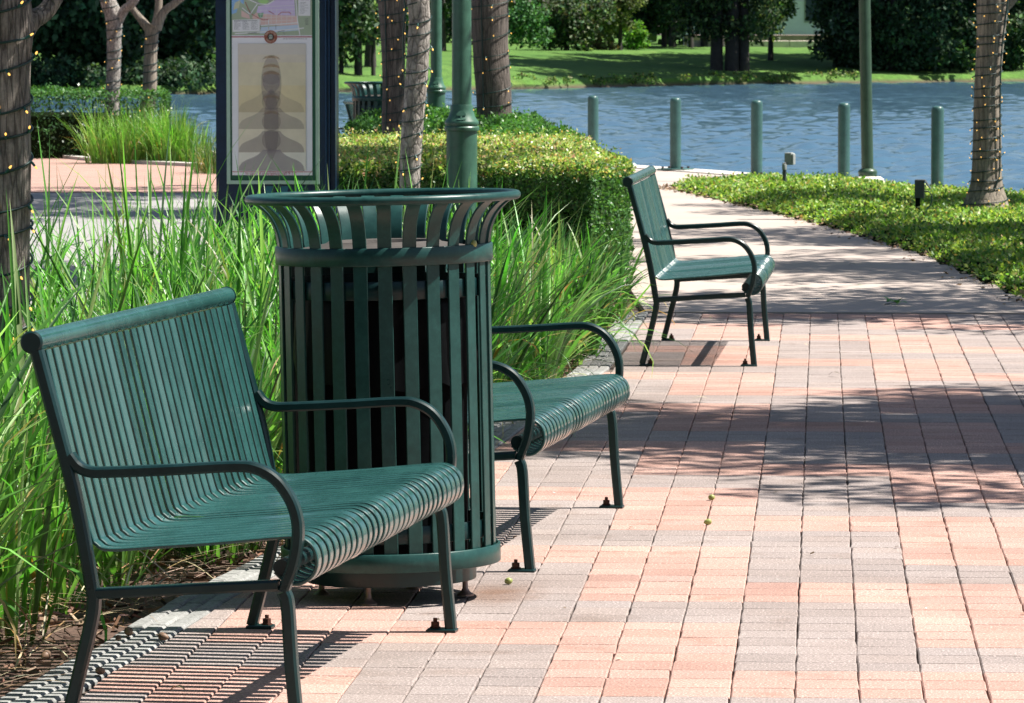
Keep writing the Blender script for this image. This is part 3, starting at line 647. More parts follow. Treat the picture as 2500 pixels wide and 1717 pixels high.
for zz in np.arange(fz0+.12, 1.9, .32):
    for xx in (fx0+ft*.5, fx1-ft*.5):
        g = MB(); g.tube([(xx, -.0142, zz), (xx, -.0165, zz)], .005, 10); g.build('screw', M['sage'], f_)
px0, px1, pz0, pzt = kx(527), kx(709), kz(398), 1.93
g = MB(); g.box(fx0+ft, fx1-ft, -.004, -.0008, fz0+ft, fz1-ft); g.build('backing', M['darkgreen'], ks)
def flat(name, c, rough=.35, var=.05): return plain(name, c, rough, 0, var, 8, 0)
paper = flat('poster_paper', (.84, .84, .90))
po = MB(); po.box(px0, px1, -.0052, -.0042, pz0, pzt); poster = po.build('poster', paper, ks)
lay = [0]
def card(name, poly, mat, parent=poster, dep=None):
    lay[0] += 1; y = -.0054-.00012*lay[0] if dep is None else dep
    g = MB(); g.add([(p[0], y, p[1]) for p in poly], [tuple(range(len(poly)))]); o = g.build(name, mat, parent); return o
def rect(x0, x1, z0, z1): return [(x0, z0), (x1, z0), (x1, z1), (x0, z1)]
PW = px1-px0; mz = kz(84)
def U_(u, v): return px0+u*PW, mz+v*PW           # map space: u across 0..1, v upwards from the dividing line
def mp_(pts): return [U_(*p) for p in pts]
card('map', mp_([(0, 0.02), (1, .02), (1, 1.04), (0, 1.04)]), flat('map_land', (.40, .48, .36)))
def road_(pts, w, mat, nm='map_line'):
    for (a, b) in zip(pts[:-1], pts[1:]):
        l = math.hypot(b[0]-a[0], b[1]-a[1]); nx, nv = -(b[1]-a[1])/l*w/2, (b[0]-a[0])/l*w/2
        g_map.append([U_(a[0]+nx, a[1]+nv), U_(b[0]+nx, b[1]+nv), U_(b[0]-nx, b[1]-nv), U_(a[0]-nx, a[1]-nv)])
def flush(nm, mat):
    lay[0] += 1; y = -.0054-.00012*lay[0]; g = MB()
    for k, q in enumerate(g_map): g.add([(p[0], y-.0000003*k, p[1]) for p in q], [(0, 1, 2, 3)])
    g.build(nm, mat, poster); g_map.clear()
g_map = []
pal = dict(w=flat('map_white', (0.810, 0.810, 0.850)), bl=flat('map_water', (0.297, 0.513, 0.837)), pb=flat('map_pale_blue', (0.567, 0.675, 0.837)), pu=flat('map_purple', (0.675, 0.567, 0.837)), gr=flat('map_green', (0.405, 0.675, 0.270)), dg=flat('map_dark_green', (0.216, 0.432, 0.270)), sa=flat('map_salmon', (0.756, 0.540, 0.513)), re=flat('map_red', (0.472, 0.081, 0.108)), dk=flat('map_ink', (0.081, 0.081, 0.135)), ye=flat('map_sand', (0.608, 0.621, 0.459)))
card('map_zone', mp_([(0, .28), (.06, .30), (.10, .44), (.15, .40), (.16, .62), (0, .62)]), pal['bl'])
card('map_zone', mp_([(.02, .33), (.09, .36), (.11, .46), (.04, .42)]), pal['ye'])
card('map_zone', mp_([(.33, .38), (.42, .40), (.56, .46), (.78, .47), (.80, .18), (.42, .16), (.30, .27)]), pal['pu'])
card('map_zone', mp_([(.25, .24), (.30, .30), (.55, .27), (.82, .26), (.82, .14), (.36, .14)]), pal['sa'])
card('map_zone', mp_([(.12, .25), (.12, .33), (.22, .27), (.23, .22)]), pal['sa'])
card('map_zone', mp_([(.35, .04), (.36, .12), (.82, .15), (.84, .08)]), pal['pb'])
card('map_zone', mp_([(.33, .44), (.40, .39), (.46, .43), (.44, .62), (.34, .62)]), pal['gr'])
card('map_zone', mp_([(.32, .29), (.40, .30), (.38, .24), (.35, .22)]), pal['dg'])
card('map_zone', mp_([(.01, .06), (.35, .07), (.35, .22), (.01, .21)]), pal['w'])
card('map_zone', mp_([(.83, .26), (.98, .26), (.98, .46), (.83, .46)]), pal['w'])
for a in [[(.04, .04), (.3, .055), (.82, .10), (.90, .11)], [(.36, .14), (.82, .175)], [(.2, .47), (.33, .41), (.45, .40), (.53, .45)], [(.13, .36), (.23, .28), (.33, .42)], [(.80, .47), (.82, .2), (.85, .02)], [(.46, .05), (.46, .22)]]: road_(a, .013, None)
for k in range(7): road_([(.36+k*.065, .15), (.365+k*.065, .35)], .004, None)
for k in range(5): road_([(.34, .19+k*.045), (.79, .21+k*.045)], .004, None)
flush('map_streets', pal['w'])
for a in [[(.17, .43), (.21, .34), (.235, .29)], [(.25, .28), (.34, .23), (.40, .21), (.46, .215)], [(.58, .27), (.62, .305), (.72, .305), (.74, .28)], [(.46, .32), (.53, .28)]]: road_(a, .007, None)
flush('map_route', pal['re'])
for k in range(26): road_([(.03+(k % 3)*.105, .095+(k//3)*.0125), (.03+(k % 3)*.105+rnd.uniform(.04, .09), .095+(k//3)*.0125)], .0028, None)
for k in range(9): road_([(.85, .29+k*.017), (.85+rnd.uniform(.05, .11), .29+k*.017)], .003, None)
road_([(.03, .198), (.32, .20)], .005, None); road_([(.2, .045), (.31, .052)], .006, None); road_([(.57, .062), (.66, .078)], .006, None)
for xx in (.36, .46, .55): road_([(xx, .09), (xx, .15)], .004, None)
for k in range(5): road_([(.915, .15+k*.018), (.955, .152+k*.018)], .004, None)
road_([(.645, .06), (.66, .025)], .004, None)
flush('map_print', pal['dk'])
g_map.append([U_(0, -.006), U_(1, -.006), U_(1, .006), U_(0, .006)]); flush('red_line', pal['re'])
for k in range(9): road_([(.64+k*.034, -.024), (.64+k*.034+.027, -.024)], .0045, None)
flush('small_print', pal['dk'])
# round trolley emblem on the line
em_c = U_(.485, 0)
def disc(r, n=40): return [(em_c[0]+r*math.cos(2*math.pi*k/n), em_c[1]+r*math.sin(2*math.pi*k/n)) for k in range(n)]
em = card('emblem', disc(.0375), flat('emblem_rust', (.30, .085, .055)))
card('emblem_rim', disc(.0185), flat('emblem_black', (.012, .016, .018)), em)
gl = flat('emblem_glyph', (.42, .48, .42))
def ej(x, z): return em_c[0]+x*.0375, em_c[1]+z*.0375
card('emblem_tram', [ej(*p) for p in [(-.26, -.32), (.26, -.32), (.28, .18), (.16, .34), (-.16, .34), (-.28, .18)]], gl, em)
for q in ([(-.19, .0), (-.04, .0), (-.04, .18), (-.19, .18)], [(.04, .0), (.19, .0), (.19, .18), (.04, .18)], [(-.2, -.22), (-.07, -.22), (-.07, -.14), (-.2, -.14)], [(.07, -.22), (.2, -.22), (.2, -.14), (.07, -.14)]):
    card('emblem_tram_window', [ej(*p) for p in q], pal['dk'], em)
def text(name, s, size, x, z, mat, parent, rot=0, align='CENTER', dep=None):
    c = bpy.data.curves.new(name, 'FONT'); c.body = s; c.size = size; c.align_x = align; c.align_y = 'CENTER'
    o = bpy.data.objects.new(name, c); col.objects.link(o); bpy.context.view_layer.update()
    me = bpy.data.meshes.new_from_object(o.evaluated_get(bpy.context.evaluated_depsgraph_get())); bpy.data.objects.remove(o)
    for v in me.vertices:
        a, b = v.co.x, v.co.y; ca, sa = math.cos(rot), math.sin(rot)
        v.co = (x+a*ca-b*sa, dep, z+a*sa+b*ca)
    me.materials.clear(); me.materials.append(mat); return obj(name, me, parent)
letters = flat('emblem_letters', (.62, .50, .42)); ed = -.0054-.00012*(lay[0]+2)
for s, a0, a1, flip in (('TOWN CENTER', 158, 22, 1), ('TROLLEY', 212, 328, -1)):
    for i, ch in enumerate(s):
        if ch == ' ': continue
        a = R(a0+(a1-a0)*i/(len(s)-1)); rr = .0276
        text('emblem_letter', ch, .0145, em_c[0]+rr*math.cos(a), em_c[1]+rr*math.sin(a), letters, em, a-math.pi/2 if flip > 0 else a+math.pi/2, dep=ed)
lay[0] += 4
# faded print of layered silhouettes
ix0, ix1 = kx(541), kx(695); iz0, iz1 = kz(386), kz(99)
ph = card('photo_print', rect(ix0, ix1, iz0, iz1), flat('print_cream', (.68, .63, .58)))
for (ya, yb, c) in [(124, 142, (.70, .63, .53)), (142, 194, (.73, .66, .48)), (194, 255, (.73, .63, .40)), (255, 293, (.72, .65, .49)), (293, 346, (.76, .69, .54)), (346, 386, (.78, .75, .66))]:
    card('print_band', rect(ix0+.004, ix1-.002, kz(yb), kz(ya)), flat('print_tone', c, .4, .12), ph)
def ghost(name, c, al):
    m, t, b = newmat(name); b.inputs['Base Color'].default_value = (*c, 1); b.inputs['Roughness'].default_value = .5; b.inputs['Alpha'].default_value = al; return m
sil = ghost('print_grey', (.36, .32, .34), .42); sil2 = ghost('print_grey_dark', (.24, .20, .22), .24); sil3 = ghost('print_warm', (.50, .32, .16), .45)
cxp = .5*(kx(541)+kx(695))-.004
def bust(yb, w=1.0):
    zb = kz(yb); W = (ix1-ix0)*.485; sh = [(-1, 0), (-.98, .13), (-.90, .25), (-.76, .33), (-.58, .40), (-.42, .48), (-.32, .57), (-.27, .64)]
    return [(cxp+W*x, zb+W*z) for x, z in sh]+[(cxp-W*x, zb+W*z) for x, z in sh[::-1]]
def ellp(cz, rx, rz, x=0): return [(cxp+x+rx*math.cos(k*math.pi/18), cz+rz*math.sin(k*math.pi/18)) for k in range(36)]
card('silhouette_head', ellp(kz(188), .058, .155), ghost('print_faint', (.45, .40, .40), .35), ph)
for yb, al in ((255, .18), (293, .28), (346, .40), (388, .50)): card('silhouette', bust(yb), ghost('print_grey', (.36, .32, .35), al), ph)
for ya, rz, rx, mm_ in ((176, .040, .055, sil2), (186, .062, .050, sil), (230, .055, .054, sil2), (276, .055, .055, sil2), (318, .058, .054, sil2)):
    card('silhouette_head', ellp(kz(ya), rx, rz), mm_, ph)
for ya in (132, 152, 168, 222, 258): card('silhouette_cap', [(cxp-.052, kz(ya)-.008), (cxp-.035, kz(ya)+.008), (cxp-.01, kz(ya)+.015), (cxp+.015, kz(ya)+.015), (cxp+.04, kz(ya)+.006), (cxp+.053, kz(ya)-.01), (cxp+.03, kz(ya)-.003), (cxp, kz(ya)+.001), (cxp-.03, kz(ya)-.002)], sil3, ph)
card('silhouette_neck', ellp(kz(282), .042, .20), sil2, ph)
g_map.append([(px0, kz(390.6)), (px1, kz(390.6)), (px1, kz(389.4)), (px0, kz(389.4))]); flush('red_line', pal['re'])
text('poster_writing', 'In case of emergency, call 9-1-1', .0232, .5*(px0+px1)-.006, kz(394.2), flat('red_print', (.40, .03, .10)), poster, dep=-.0054-.00012*(lay[0]+2))
for k, xx in enumerate((594, 629, 662)):                 # slanted teal marks below the frame
    g = MB(); X = kx(xx); pts = [(X+.045, fz0-.012), (X+.030, .535), (X+.01, .46), (X-.005, .38), (X+.0, .30), (X+.02, .24)]; vs = []
    pp = bezier(pts, 5)
    for p in pp: vs += [(p[0]-.021, -.0012, p[1]), (p[0]+.021, -.0012, p[1])]
    g.add(vs, [(2*i, 2*i+1, 2*i+3, 2*i+2) for i in range(len(pp)-1)]); g.build('teal_stripe', M['teal'], ks)

# ------------------------------------------------------------------ lamp posts, bollards, outlet boxes
def make_lamp():
    t = thing('lamp_post', '', 'lamp post')
    g = MB(); g.lathe([(.0575, 1.05), (.0565, 1.06), (.0555, 2.0), (.05, 3.6)], 40); g.build('pole', M['lamp_green'], t, 40)
    g = MB(); g.lathe([(.095, -.05), (.0955, .03), (.089, .06), (.089, .905), (.1005, .908), (.1015, .915), (.1015, .926), (.097, .932), (.092, .934), (.092, .939), (.0965, .941), (.098, .946), (.098, .955), (.095, .962), (.078, .985), (.064, 1.03), (.0635, 1.05), (.061, 1.056), (.055, 1.057)], 56); bs = g.build('base', M['lamp_green'], t, 30)
    g = MB()                                              # raised tree emblem on the collar
    def onc(a, z): 
        r = float(np.interp(z, [.962, .985, 1.03], [.0955, .0785, .0645])); return r
    def relief(poly, h):
        v0 = []; v1 = []
        for x, z in poly:
            r = onc(0, z); a = x/r; v0.append(((r-.002)*math.sin(a), -(r-.002)*math.cos(a), z)); v1.append(((r+h)*math.sin(a), -(r+h)*math.cos(a), z))
        n = len(poly); g.add(v0+v1, [tuple(range(n, 2*n))]+[(i, (i+1) % n, n+(i+1) % n, n+i) for i in range(n)])
    crown = [(-.027, .996), (-.024, 1.006), (-.016, 1.016), (-.006, 1.021), (.004, 1.021), (.015, 1.015), (.023, 1.006), (.026, .996), (.008, .9935), (-.008, .9935)]
    relief(crown, .005); relief([(-.004, .976), (.003, .976), (.0035, .994), (-.0035, .994)], .004); relief([(-.026, .973), (-.01, .978), (.01, .978), (.026, .973), (.012, .970), (-.012, .970)], .005)
    g.build('tree_emblem', M['lamp_green'], bs, 40)
    g = MB(); g.lathe([(.05, 3.6), (.09, 3.64), (.16, 3.9), (.17, 4.0), (.10, 4.08), (.02, 4.14)], 32); g.build('lantern', plain('lantern_glass', (.7, .68, .6), .3, 0, .05, 5, 0), t, 40)
    return t
lp = make_lamp(); lp.location = (At(1048, 300, 28.25)[0], 28.25, 0); tag(lp, 'green lamp post with raised tree emblem, base standing in the reddish topped hedge', 'lamp post', group='green lamp posts'); lp.rotation_euler = (0, 0, .04)
o = copy_tree(lp); o.location = (At(990, 200, 48.5)[0], 48.5, 0); tag(o, 'shaded green lamp post behind the leaning slim trunk, beyond the low hedge', 'lamp post', group='green lamp posts')
x, y = G(1969, 411); t = thing('lamp_post', 'olive green pole with plain flared collar at the water edge', 'lamp post', (x, y, 0))
g = MB(); g.lathe([(.062, .06), (.061, .14), (.059, 1.2), (.056, 3.6)], 36); pl = g.build('pole', M['pole_olive'], t, 40); pl.rotation_euler = (0, R(-1.2), 0)
g = MB(); g.lathe([(.088, .03), (.092, .06), (.098, .085), (.097, .10), (.08, .118), (.06, .128)], 36); g.build('collar', M['pole_olive'], t, 40)
g = MB(); g.lathe([(.17, -.03), (.165, .02), (.13, .045), (.05, .05)], 30); g.build('footing', coping, t, 40)
g = MB(); g.lathe([(.05, 3.6), (.09, 3.64), (.16, 3.9), (.17, 4.0), (.10, 4.08), (.02, 4.14)], 32); g.build('lantern', bpy.data.materials['lantern_glass'], t, 40)
def make_bollard():
    t = thing('bollard', '', 'bollard')
    g = MB(); g.lathe([(.0605, .006), (.0605, .735), (.0595, .755), (.054, .772), (.044, .782), (.02, .787), (0.001, .788)], 36); g.build('post', M['bollard'], t, 40)
    g = MB(); g.box(-.16, .16, -.16, .16, .001, .016, bev=.004); bp = g.build('base_plate', M['bollard'], t)
    for sx in (-1, 1):
        for sy in (-1, 1):
            g = MB(); g.prism([(sx*.11+.014*math.cos(k*math.pi/3), sy*.11+.014*math.sin(k*math.pi/3)) for k in range(6)], .0165, .036); g.build('bolt', M['rust'], bp)
    return t
bo = make_bollard(); first = True
for (x, y, lab) in [(At(1346, 250, 55.6)[0], 55.6, 'farthest green bollard, rising behind the low hedge against the water'), (*G(1533, 388), 'green bollard on its base plate behind the lone bench backrest'), (*G(1717, 401), 'green bollard on its base plate left of the pale outlet box'), (*G(1915, 414.5), 'weathered green bollard just left of the olive pole'), (*G(2127, 431), 'nearest green bollard, left of the flared wrapped trunk')]:
    o = bo if first else copy_tree(bo); first = False
    o.location = (x, y, .012); o.rotation_euler = (0, 0, R(-22)+rnd.uniform(-.1, .1)); tag(o, lab, 'bollard', 'green bollards along the water')
x, y = G(1788, 414, .07); t = thing('outlet_box', 'pale grey outlet box on a short conduit in the ground cover', 'outlet box', (x, y, -.03), R(-20))
g = MB(); g.box(-.02, .048, -.04, .03, .265, .385, bev=.006); bxo = g.build('housing', M['pgrey'], t); g = MB(); g.box(.0485, .068, -.036, .025, .272, .378, bev=.01); g.build('cover', M['pgrey'], bxo)
g = MB(); g.tube([(-.012, -.062, -.02), (-.012, -.062, .25), (-.008, -.058, .285)], [.018, .018, .022], 14); g.build('conduit', M['pdark'], t, 50); g = MB(); g.lathe([(.023, .22), (.024, .27), (.018, .285), (.004, .29)], 16, cx=-.012, cy=-.062); g.build('fitting', M['pgrey'], t, 50)
x, y = G(2087, 484, .07); t = thing('outlet_box', 'dark grey outlet box with open cover and cord beside the flared trunk', 'outlet box', (x, y, .06), R(-8))
g = MB(); g.box(-.035, .035, -.04, .04, .13, .275, bev=.005); g.build('housing', M['pdark'], t); g = MB(); g.add([(.037, -.04, .27), (.037, .04, .27), (.085, .04, .20), (.085, -.04, .20), (.040, -.04, .274), (.040, .04, .274), (.089, .04, .204), (.089, -.04, .204)], [(0, 1, 2, 3), (7, 6, 5, 4), (0, 4, 5, 1), (3, 2, 6, 7), (1, 5, 6, 2), (0, 3, 7, 4)]); g.build('cover', M['pdark'], t)
g = MB(); g.tube([(-.015, 0, -.03), (-.015, 0, .13)], .02, 12); g.build('stake', M['black'], t, 50)
g = MB(); g.tube(bezier([(.04, -.02, .18), (.08, -.02, .175), (.10, -.02, .12), (.08, -.03, .06), (.03, -.05, .02)], 6), .005, 8); g.build('cord', M['wire'], t, 50)

# ------------------------------------------------------------------ near trees with wrapped string lights
def crown_mesh(name, seed, rad, nclump, N, size, cols, sub=.55):
    r_ = np.random.RandomState(seed); bl = clumps(r_, (0, 0, 0), rad, nclump, sub, .25); P, d = cloud(r_, N, bl, .2)
    return leaves(name, P, size, jitcol(r_, N, cols, None, .25), M['leaf'], r_, .5, .4)
LEAFC = [(.035, .10, .022), (.055, .14, .03), (.025, .07, .018)]
CROWN = [crown_mesh('crown', 3, (2.0, 2.0, 1.2), 38, 12500, .12, LEAFC), crown_mesh('crown', 4, (2.4, 2.2, 1.3), 44, 11500, .13, LEAFC), crown_mesh('crown', 5, (1.4, 1.4, 1.0), 24, 7500, .11, LEAFC)]
def limb_tree(label, pts, radii, bark, limbs=(), crown=None, cpos=(0, 0, 4.2), cs=1, n=40, amp=.05, flute=0, seed=1, freq=6, seg=10, name='tree', group=None):
    x, y = pts[0][0], pts[0][1]; t = thing(name, label, 'tree', (x, y, 0), group=group)
    L = lambda p: (p[0]-x, p[1]-y, p[2])
    g = MB(); trunk_mb(g, [L(p) for p in pts], radii, n, amp, seed, freq, seg, flute); tr = g.build('trunk', bark, t, 70)
    for i, (lp_, lr) in enumerate(limbs):
        g = MB(); trunk_mb(g, [L(p) for p in lp_], lr, max(14, n//2), amp*.8, seed+i+2, freq, 6); g.build('limb', bark, t, 70)
    if crown is not None:
        o = obj('crown', CROWN[crown], t, cpos); o.scale = (cs, cs, cs*.9); o.rotation_euler = (0, 0, seed*1.3)
    return t
sock_me = {}; bulb_me = {}
def light_meshes(s):
    if s in sock_me: return
    g = MB(); g.tube([(0, 0, 0), (0, 0, .006*s), (0, 0, .02*s)], [.0032*s, .0045*s, .0038*s], 10); o = g.build('socket', M['socket'], None, 50); sock_me[s] = o.data; bpy.data.objects.remove(o)
    g = MB(); g.lathe([(.003*s, .02*s), (.0036*s, .023*s), (.0036*s, .027*s), (.002*s, .031*s), (.0003*s, .0325*s)], 10); o = g.build('bulb', M['bulb'], None, 60); bulb_me[s] = o.data; bpy.data.objects.remove(o)
def string_lights(label, pts, radii, z0, z1, pitch, wr, s, step, seed, extra=(), lo=-190, hi=10, pbulb=.8, flute=0):
    """cable wound round a trunk; pts/radii as for the trunk; sockets sit where the photo can show them"""
    light_meshes(s); rr_ = random.Random(seed); x0, y0 = pts[0][0], pts[0][1]
    P = bezier(pts, 10); RR = [p[0] for p in bezier([(r, 0, 0) for r in radii], 10)]
    Z = [p[2] for p in P]; X = [p[0]-x0 for p in P]; Y = [p[1]-y0 for p in P]
    ctr = lambda z: (float(np.interp(z, Z, X)), float(np.interp(z, Z, Y)), float(np.interp(z, Z, RR)))
    t = thing('string_lights', label, 'string lights', (x0, y0, 0), group='string lights wound round the trunks')
    path = []; turns = (z1-z0)/pitch; n = int(turns*28); ph = rr_.random()*6
    for i in range(n+1):
        a = ph+2*math.pi*turns*i/n; z = z0+(z1-z0)*i/n+pitch*.16*math.sin(a*.37+seed)+pitch*.12*math.sin(a*1.0)
        cx, cy, r = ctr(z); r = r*1.035+wr; path.append((cx+r*math.cos(a), cy+r*math.sin(a), z))
    g = MB(); g.tube(path, wr, 6)
    for e in extra: g.tube(bezier([(p[0]-x0, p[1]-y0, p[2]) for p in e], 6), wr*1.6, 7)
    g.build('cable', M['wire'], t, 60)
    cnt = 0; dist = 0
    for i in range(1, n+1):
        p, q = Vector(path[i-1]), Vector(path[i]); dist += (q-p).length
        if dist > step and cnt < 95:
            z = q.z; cx, cy, r = ctr(z); a = math.atan2(q.y-cy, q.x-cx); ad = (math.degrees(a)) 
            aa = ad if ad < 90 else ad-360
            dist = rr_.uniform(-.3, .3)*step
            if not (lo < aa < hi): continue
            out = Vector((math.cos(a), math.sin(a), 0)); tan = Vector((-math.sin(a), math.cos(a), 0))
            dr = out*rr_.uniform(.25, .9)+tan*rr_.uniform(-.8, .8)+Vector((0, 0, rr_.choice([-1, -1, -.6, .6, .9])))
            so = obj('socket', sock_me[s], t, q+out*wr*.5); so.rotation_euler = dr.to_track_quat('Z', 'Y').to_euler()
            obj('bulb', bulb_me[s], so); cnt += 1
    return t
# nearest trunk at the left frame edge
Y = 16.0; X = At(74, 900, Y)[0]-.092
pN = [(X-.005, Y, -.1), (X-.006, Y, .25), (X-.001, Y, .8), (X+.004, Y, 1.3), (X-.004, Y, 1.52), (X-.03, Y, 1.85), (X-.10, Y, 2.6)]; rN = [.105, .090, .088, .086, .098, .075, .05]
limb_tree('dark fissured trunk wrapped in big lights at the left edge of the grass', pN, rN, M['bark_dark'],
          [([(X+.02, Y, 1.40), (X+.085, Y+.05, 1.49), (X+.15, Y+.12, 1.56), (X+.3, Y+.2, 1.9), (X+.5, Y+.3, 2.6)], [.05, .034, .028, .026, .02]), ([(X-.03, Y-.02, 1.42), (X-.07, Y-.05, 1.6), (X-.2, Y, 2.4)], [.06, .05, .03])], 2, (.7, .2, 3.8), 1.0, 64, .06, 0, 2, 9, 16)
string_lights('string lights with big green sockets on the nearest dark trunk', pN, rN, .12, 1.58, .108, .0042, 1.02, .10, 5, [[(X-.12, Y-.06, 1.36), (X-.04, Y-.105, 1.44), (X+.02, Y-.11, 1.6), (X+.03, Y-.09, 1.9)]])
# slim leaning trunk before the hedge
Y = 25.0; q = lambda px, py: At(px, py, Y)
pM = [(q(912, 730)[0], Y, -.1), (q(920, 640)[0], Y, .15), (*q(927, 500)[:2], q(927, 500)[2]), (*q(931, 360)[:2], q(931, 360)[2]), (*q(941, 230)[:2], q(941, 230)[2]), (*q(952, 60)[:2], q(952, 60)[2]), (*q(957, -60)[:2], q(957, -60)[2]), (q(975, 0)[0]+.15, Y, 2.6)]; rM = [.066, .060, .053, .053, .056, .056, .058, .035]
limb_tree('slim leaning grey trunk wrapped in lights, standing before the trimmed hedge', pM, rM, M['bark_grey'], [([(q(900, 0)[0]+.13, Y-.02, 1.60), (q(900, 0)[0]+.02, Y-.05, 1.8), (q(900, 0)[0]-.25, Y, 2.6)], [.035, .03, .02])], 0, (1.0, 5.5, 4.8), 1.0, 44, .07, 0, 4, 10, 10)
string_lights('string lights with teal sockets on the slim leaning trunk', pM, rM, .3, 1.62, .085, .0030, .95, .13, 8, [[(q(908, 0)[0], Y-.075, 1.72), (q(922, 0)[0], Y-.065, 1.6), (q(926, 0)[0]-.02, Y-.055, 1.45), (q(918, 130)[0], Y-.03, 1.3)]])
# thickest wrapped trunk behind the hedge
Y = 44.0; q = lambda px, py: At(px, py, Y)
pT = [(q(1124, 330)[0], Y, -.1), (q(1123, 330)[0], Y, .3), (q(1121, 200)[0], Y, .9), (q(1113, 80)[0], Y, 1.4), (q(1112, 0)[0], Y, 1.8), (q(1112, 0)[0]+.05, Y, 2.8)]; rT = [.20, .166, .160, .158, .165, .12]
limb_tree('thickest grey brown trunk wrapped in lights, right of the lamp post', pT, rT, M['bark_mid'], [([(pT[4][0], Y, 1.75), (pT[4][0]+.3, Y, 2.4), (pT[4][0]+.8, Y, 3.2)], [.09, .07, .04])], 1, (-.9, 1.2, 5.0), 1.15, 44, .05, .03, 6, 8, 8)
string_lights('string lights on the thickest trunk right of the lamp post', pT, rT, .3, 1.85, .155, .004, 1.05, .19, 13, [[(q(1098, 330)[0], Y-.15, .4), (q(1099, 200)[0], Y-.16, 1.0), (q(1094, 0)[0], Y-.15, 1.9)]])
# dark trunk behind the slim one
Y = 40.0; q = lambda px, py: At(px, py, Y)
pD = [(q(893, 260)[0], Y, -.1), (q(893, 240)[0], Y, .6), (q(893, 130)[0], Y, 1.2), (q(888, 0)[0], Y, 1.75), (q(880, 0)[0]-.1, Y, 2.8)]; rD = [.12, .098, .093, .11, .07]
limb_tree('dark shaded trunk wrapped in lights, left of the slim leaning trunk', pD, rD, M['bark_mid'], [([(pD[3][0], Y, 1.6), (pD[3][0]+.2, Y, 2.0), (pD[3][0]+.5, Y, 3.0)], [.06, .05, .03])], 1, (1.6, 1.3, 5.2), 1.2, 36, .06, 0, 8, 8, 8)
string_lights('string lights on the dark trunk left of the slim leaning one', pD, rD, .5, 1.8, .10, .0035, 1.0, .16, 21, [[(q(877, 330)[0], Y-.1, .6), (q(879, 200)[0], Y-.1, 1.0), (q(876, 0)[0], Y-.1, 1.9)]])
# two pale trunks behind the far grass clump
Y = 60.0; q = lambda px, py: At(px, py, Y)
pA = [(q(252, 330)[0], Y, -.1), (q(253, 270)[0], Y, .5), (q(257, 190)[0], Y, .95), (q(259, 100)[0], Y, 1.4), (q(257, 40)[0], Y, 1.72), (q(250, 0)[0]-.05, Y, 2.0), (q(240, 0)[0]-.2, Y, 2.9)]; rA = [.105, .094, .088, .088, .105, .085, .05]
limb_tree('silvery grey forked trunk wrapped in lights behind the far grass clump', pA, rA, M['bark_grey'], [([(q(263, 40)[0], Y, 1.62), (q(285, 20)[0], Y-.05, 1.80), (q(310, 0)[0], Y-.1, 1.93), (q(340, 0)[0], Y-.1, 2.4)], [.065, .055, .05, .04]), ([(q(255, 30)[0], Y, 1.7), (q(236, 0)[0], Y, 1.92), (q(225, 0)[0], Y, 2.6)], [.06, .05, .03])], 0, (-.9, .8, 4.5), .9, 36, .05, 0, 11, 7, 8)
string_lights('string lights on the silvery forked trunk behind the far grass', pA, rA, .35, 1.95, .125, .0055, 1.2, .26, 31)
Y = 61.5
pB = [(q(332, 330)[0]*61.5/60, Y, -.1), (At(335, 250, Y)[0], Y, .6), (At(341, 150, Y)[0], Y, 1.15), (At(344, 90, Y)[0], Y, 1.5), (At(347, 62, Y)[0], Y, 1.62)]; rB = [.125, .098, .084, .088, .115]
limb_tree('tan trunk with wide spreading fork wrapped in cable by the water', pB, rB, M['bark_tan'], [([(At(338, 62, Y)[0], Y, 1.56), (At(318, 50, Y)[0], Y, 1.70), (At(300, 25, Y)[0], Y, 1.84), (At(290, 0, Y)[0], Y, 2.05), (At(275, 0, Y)[0], Y, 2.7)], [.062, .05, .045, .042, .03]), ([(At(355, 66, Y)[0], Y, 1.56), (At(372, 35, Y)[0], Y, 1.78), (At(400, 15, Y)[0], Y, 1.9), (At(430, 0, Y)[0], Y, 2.1), (At(450, 0, Y)[0], Y, 2.8)], [.062, .052, .047, .042, .03]), ([(At(350, 66, Y)[0], Y, 1.55), (At(358, 30, Y)[0], Y+.05, 1.8), (At(360, 0, Y)[0], Y+.05, 2.2), (At(362, 0, Y)[0], Y+.05, 2.8)], [.06, .05, .045, .03])], 1, (-1.0, 1.0, 4.7), .8, 36, .04, 0, 14, 7, 8)
string_lights('unlit dark cable wound on the tan spreading trunk by the water', pB, rB, .4, 1.55, .12, .006, 1.5, .8, 33)
# flared trunk at the right
Y = 39.4; q = lambda px, py: At(px, py, Y)
pR = [(q(2236, 500)[0], Y, -.12), (q(2236, 490)[0], Y, .02), (q(2238, 450)[0], Y, .17), (q(2239, 400)[0], Y, .33), (q(2240, 300)[0], Y, .69), (q(2241, 200)[0], Y, 1.05), (q(2247, 100)[0], Y, 1.4), (q(2254, 0)[0], Y, 1.76), (q(2262, 0)[0], Y, 2.2), (q(2270, 0)[0], Y, 3.2)]; rR = [.25, .215, .160, .122, .112, .106, .110, .128, .11, .07]
limb_tree('tan flared trunk wrapped in lights at the right by the ground cover', pR, rR, M['bark_tan'], [([(q(2268, 20)[0], Y, 1.68), (q(2300, 0)[0], Y, 1.80), (q(2340, 0)[0], Y, 2.1), (q(2380, 0)[0], Y, 2.9)], [.07, .055, .045, .03])], 1, (2.5, 2.8, 4.8), .85, 60, .03, .05, 3, 5, 9)
string_lights('string lights on the flared tan trunk at the right', pR, rR, .12, 1.82, .083, .0042, .95, .12, 41, [[(q(2228, 480)[0], Y-.17, .12), (q(2252, 450)[0], Y-.13, .22), (q(2262, 430)[0], Y-.115, .30), (q(2268, 380)[0], Y-.09, .42), (q(2269, 200)[0], Y-.09, 1.05), (q(2274, 100)[0], Y-.09, 1.4), (q(2290, 0)[0], Y-.1, 1.85)]])
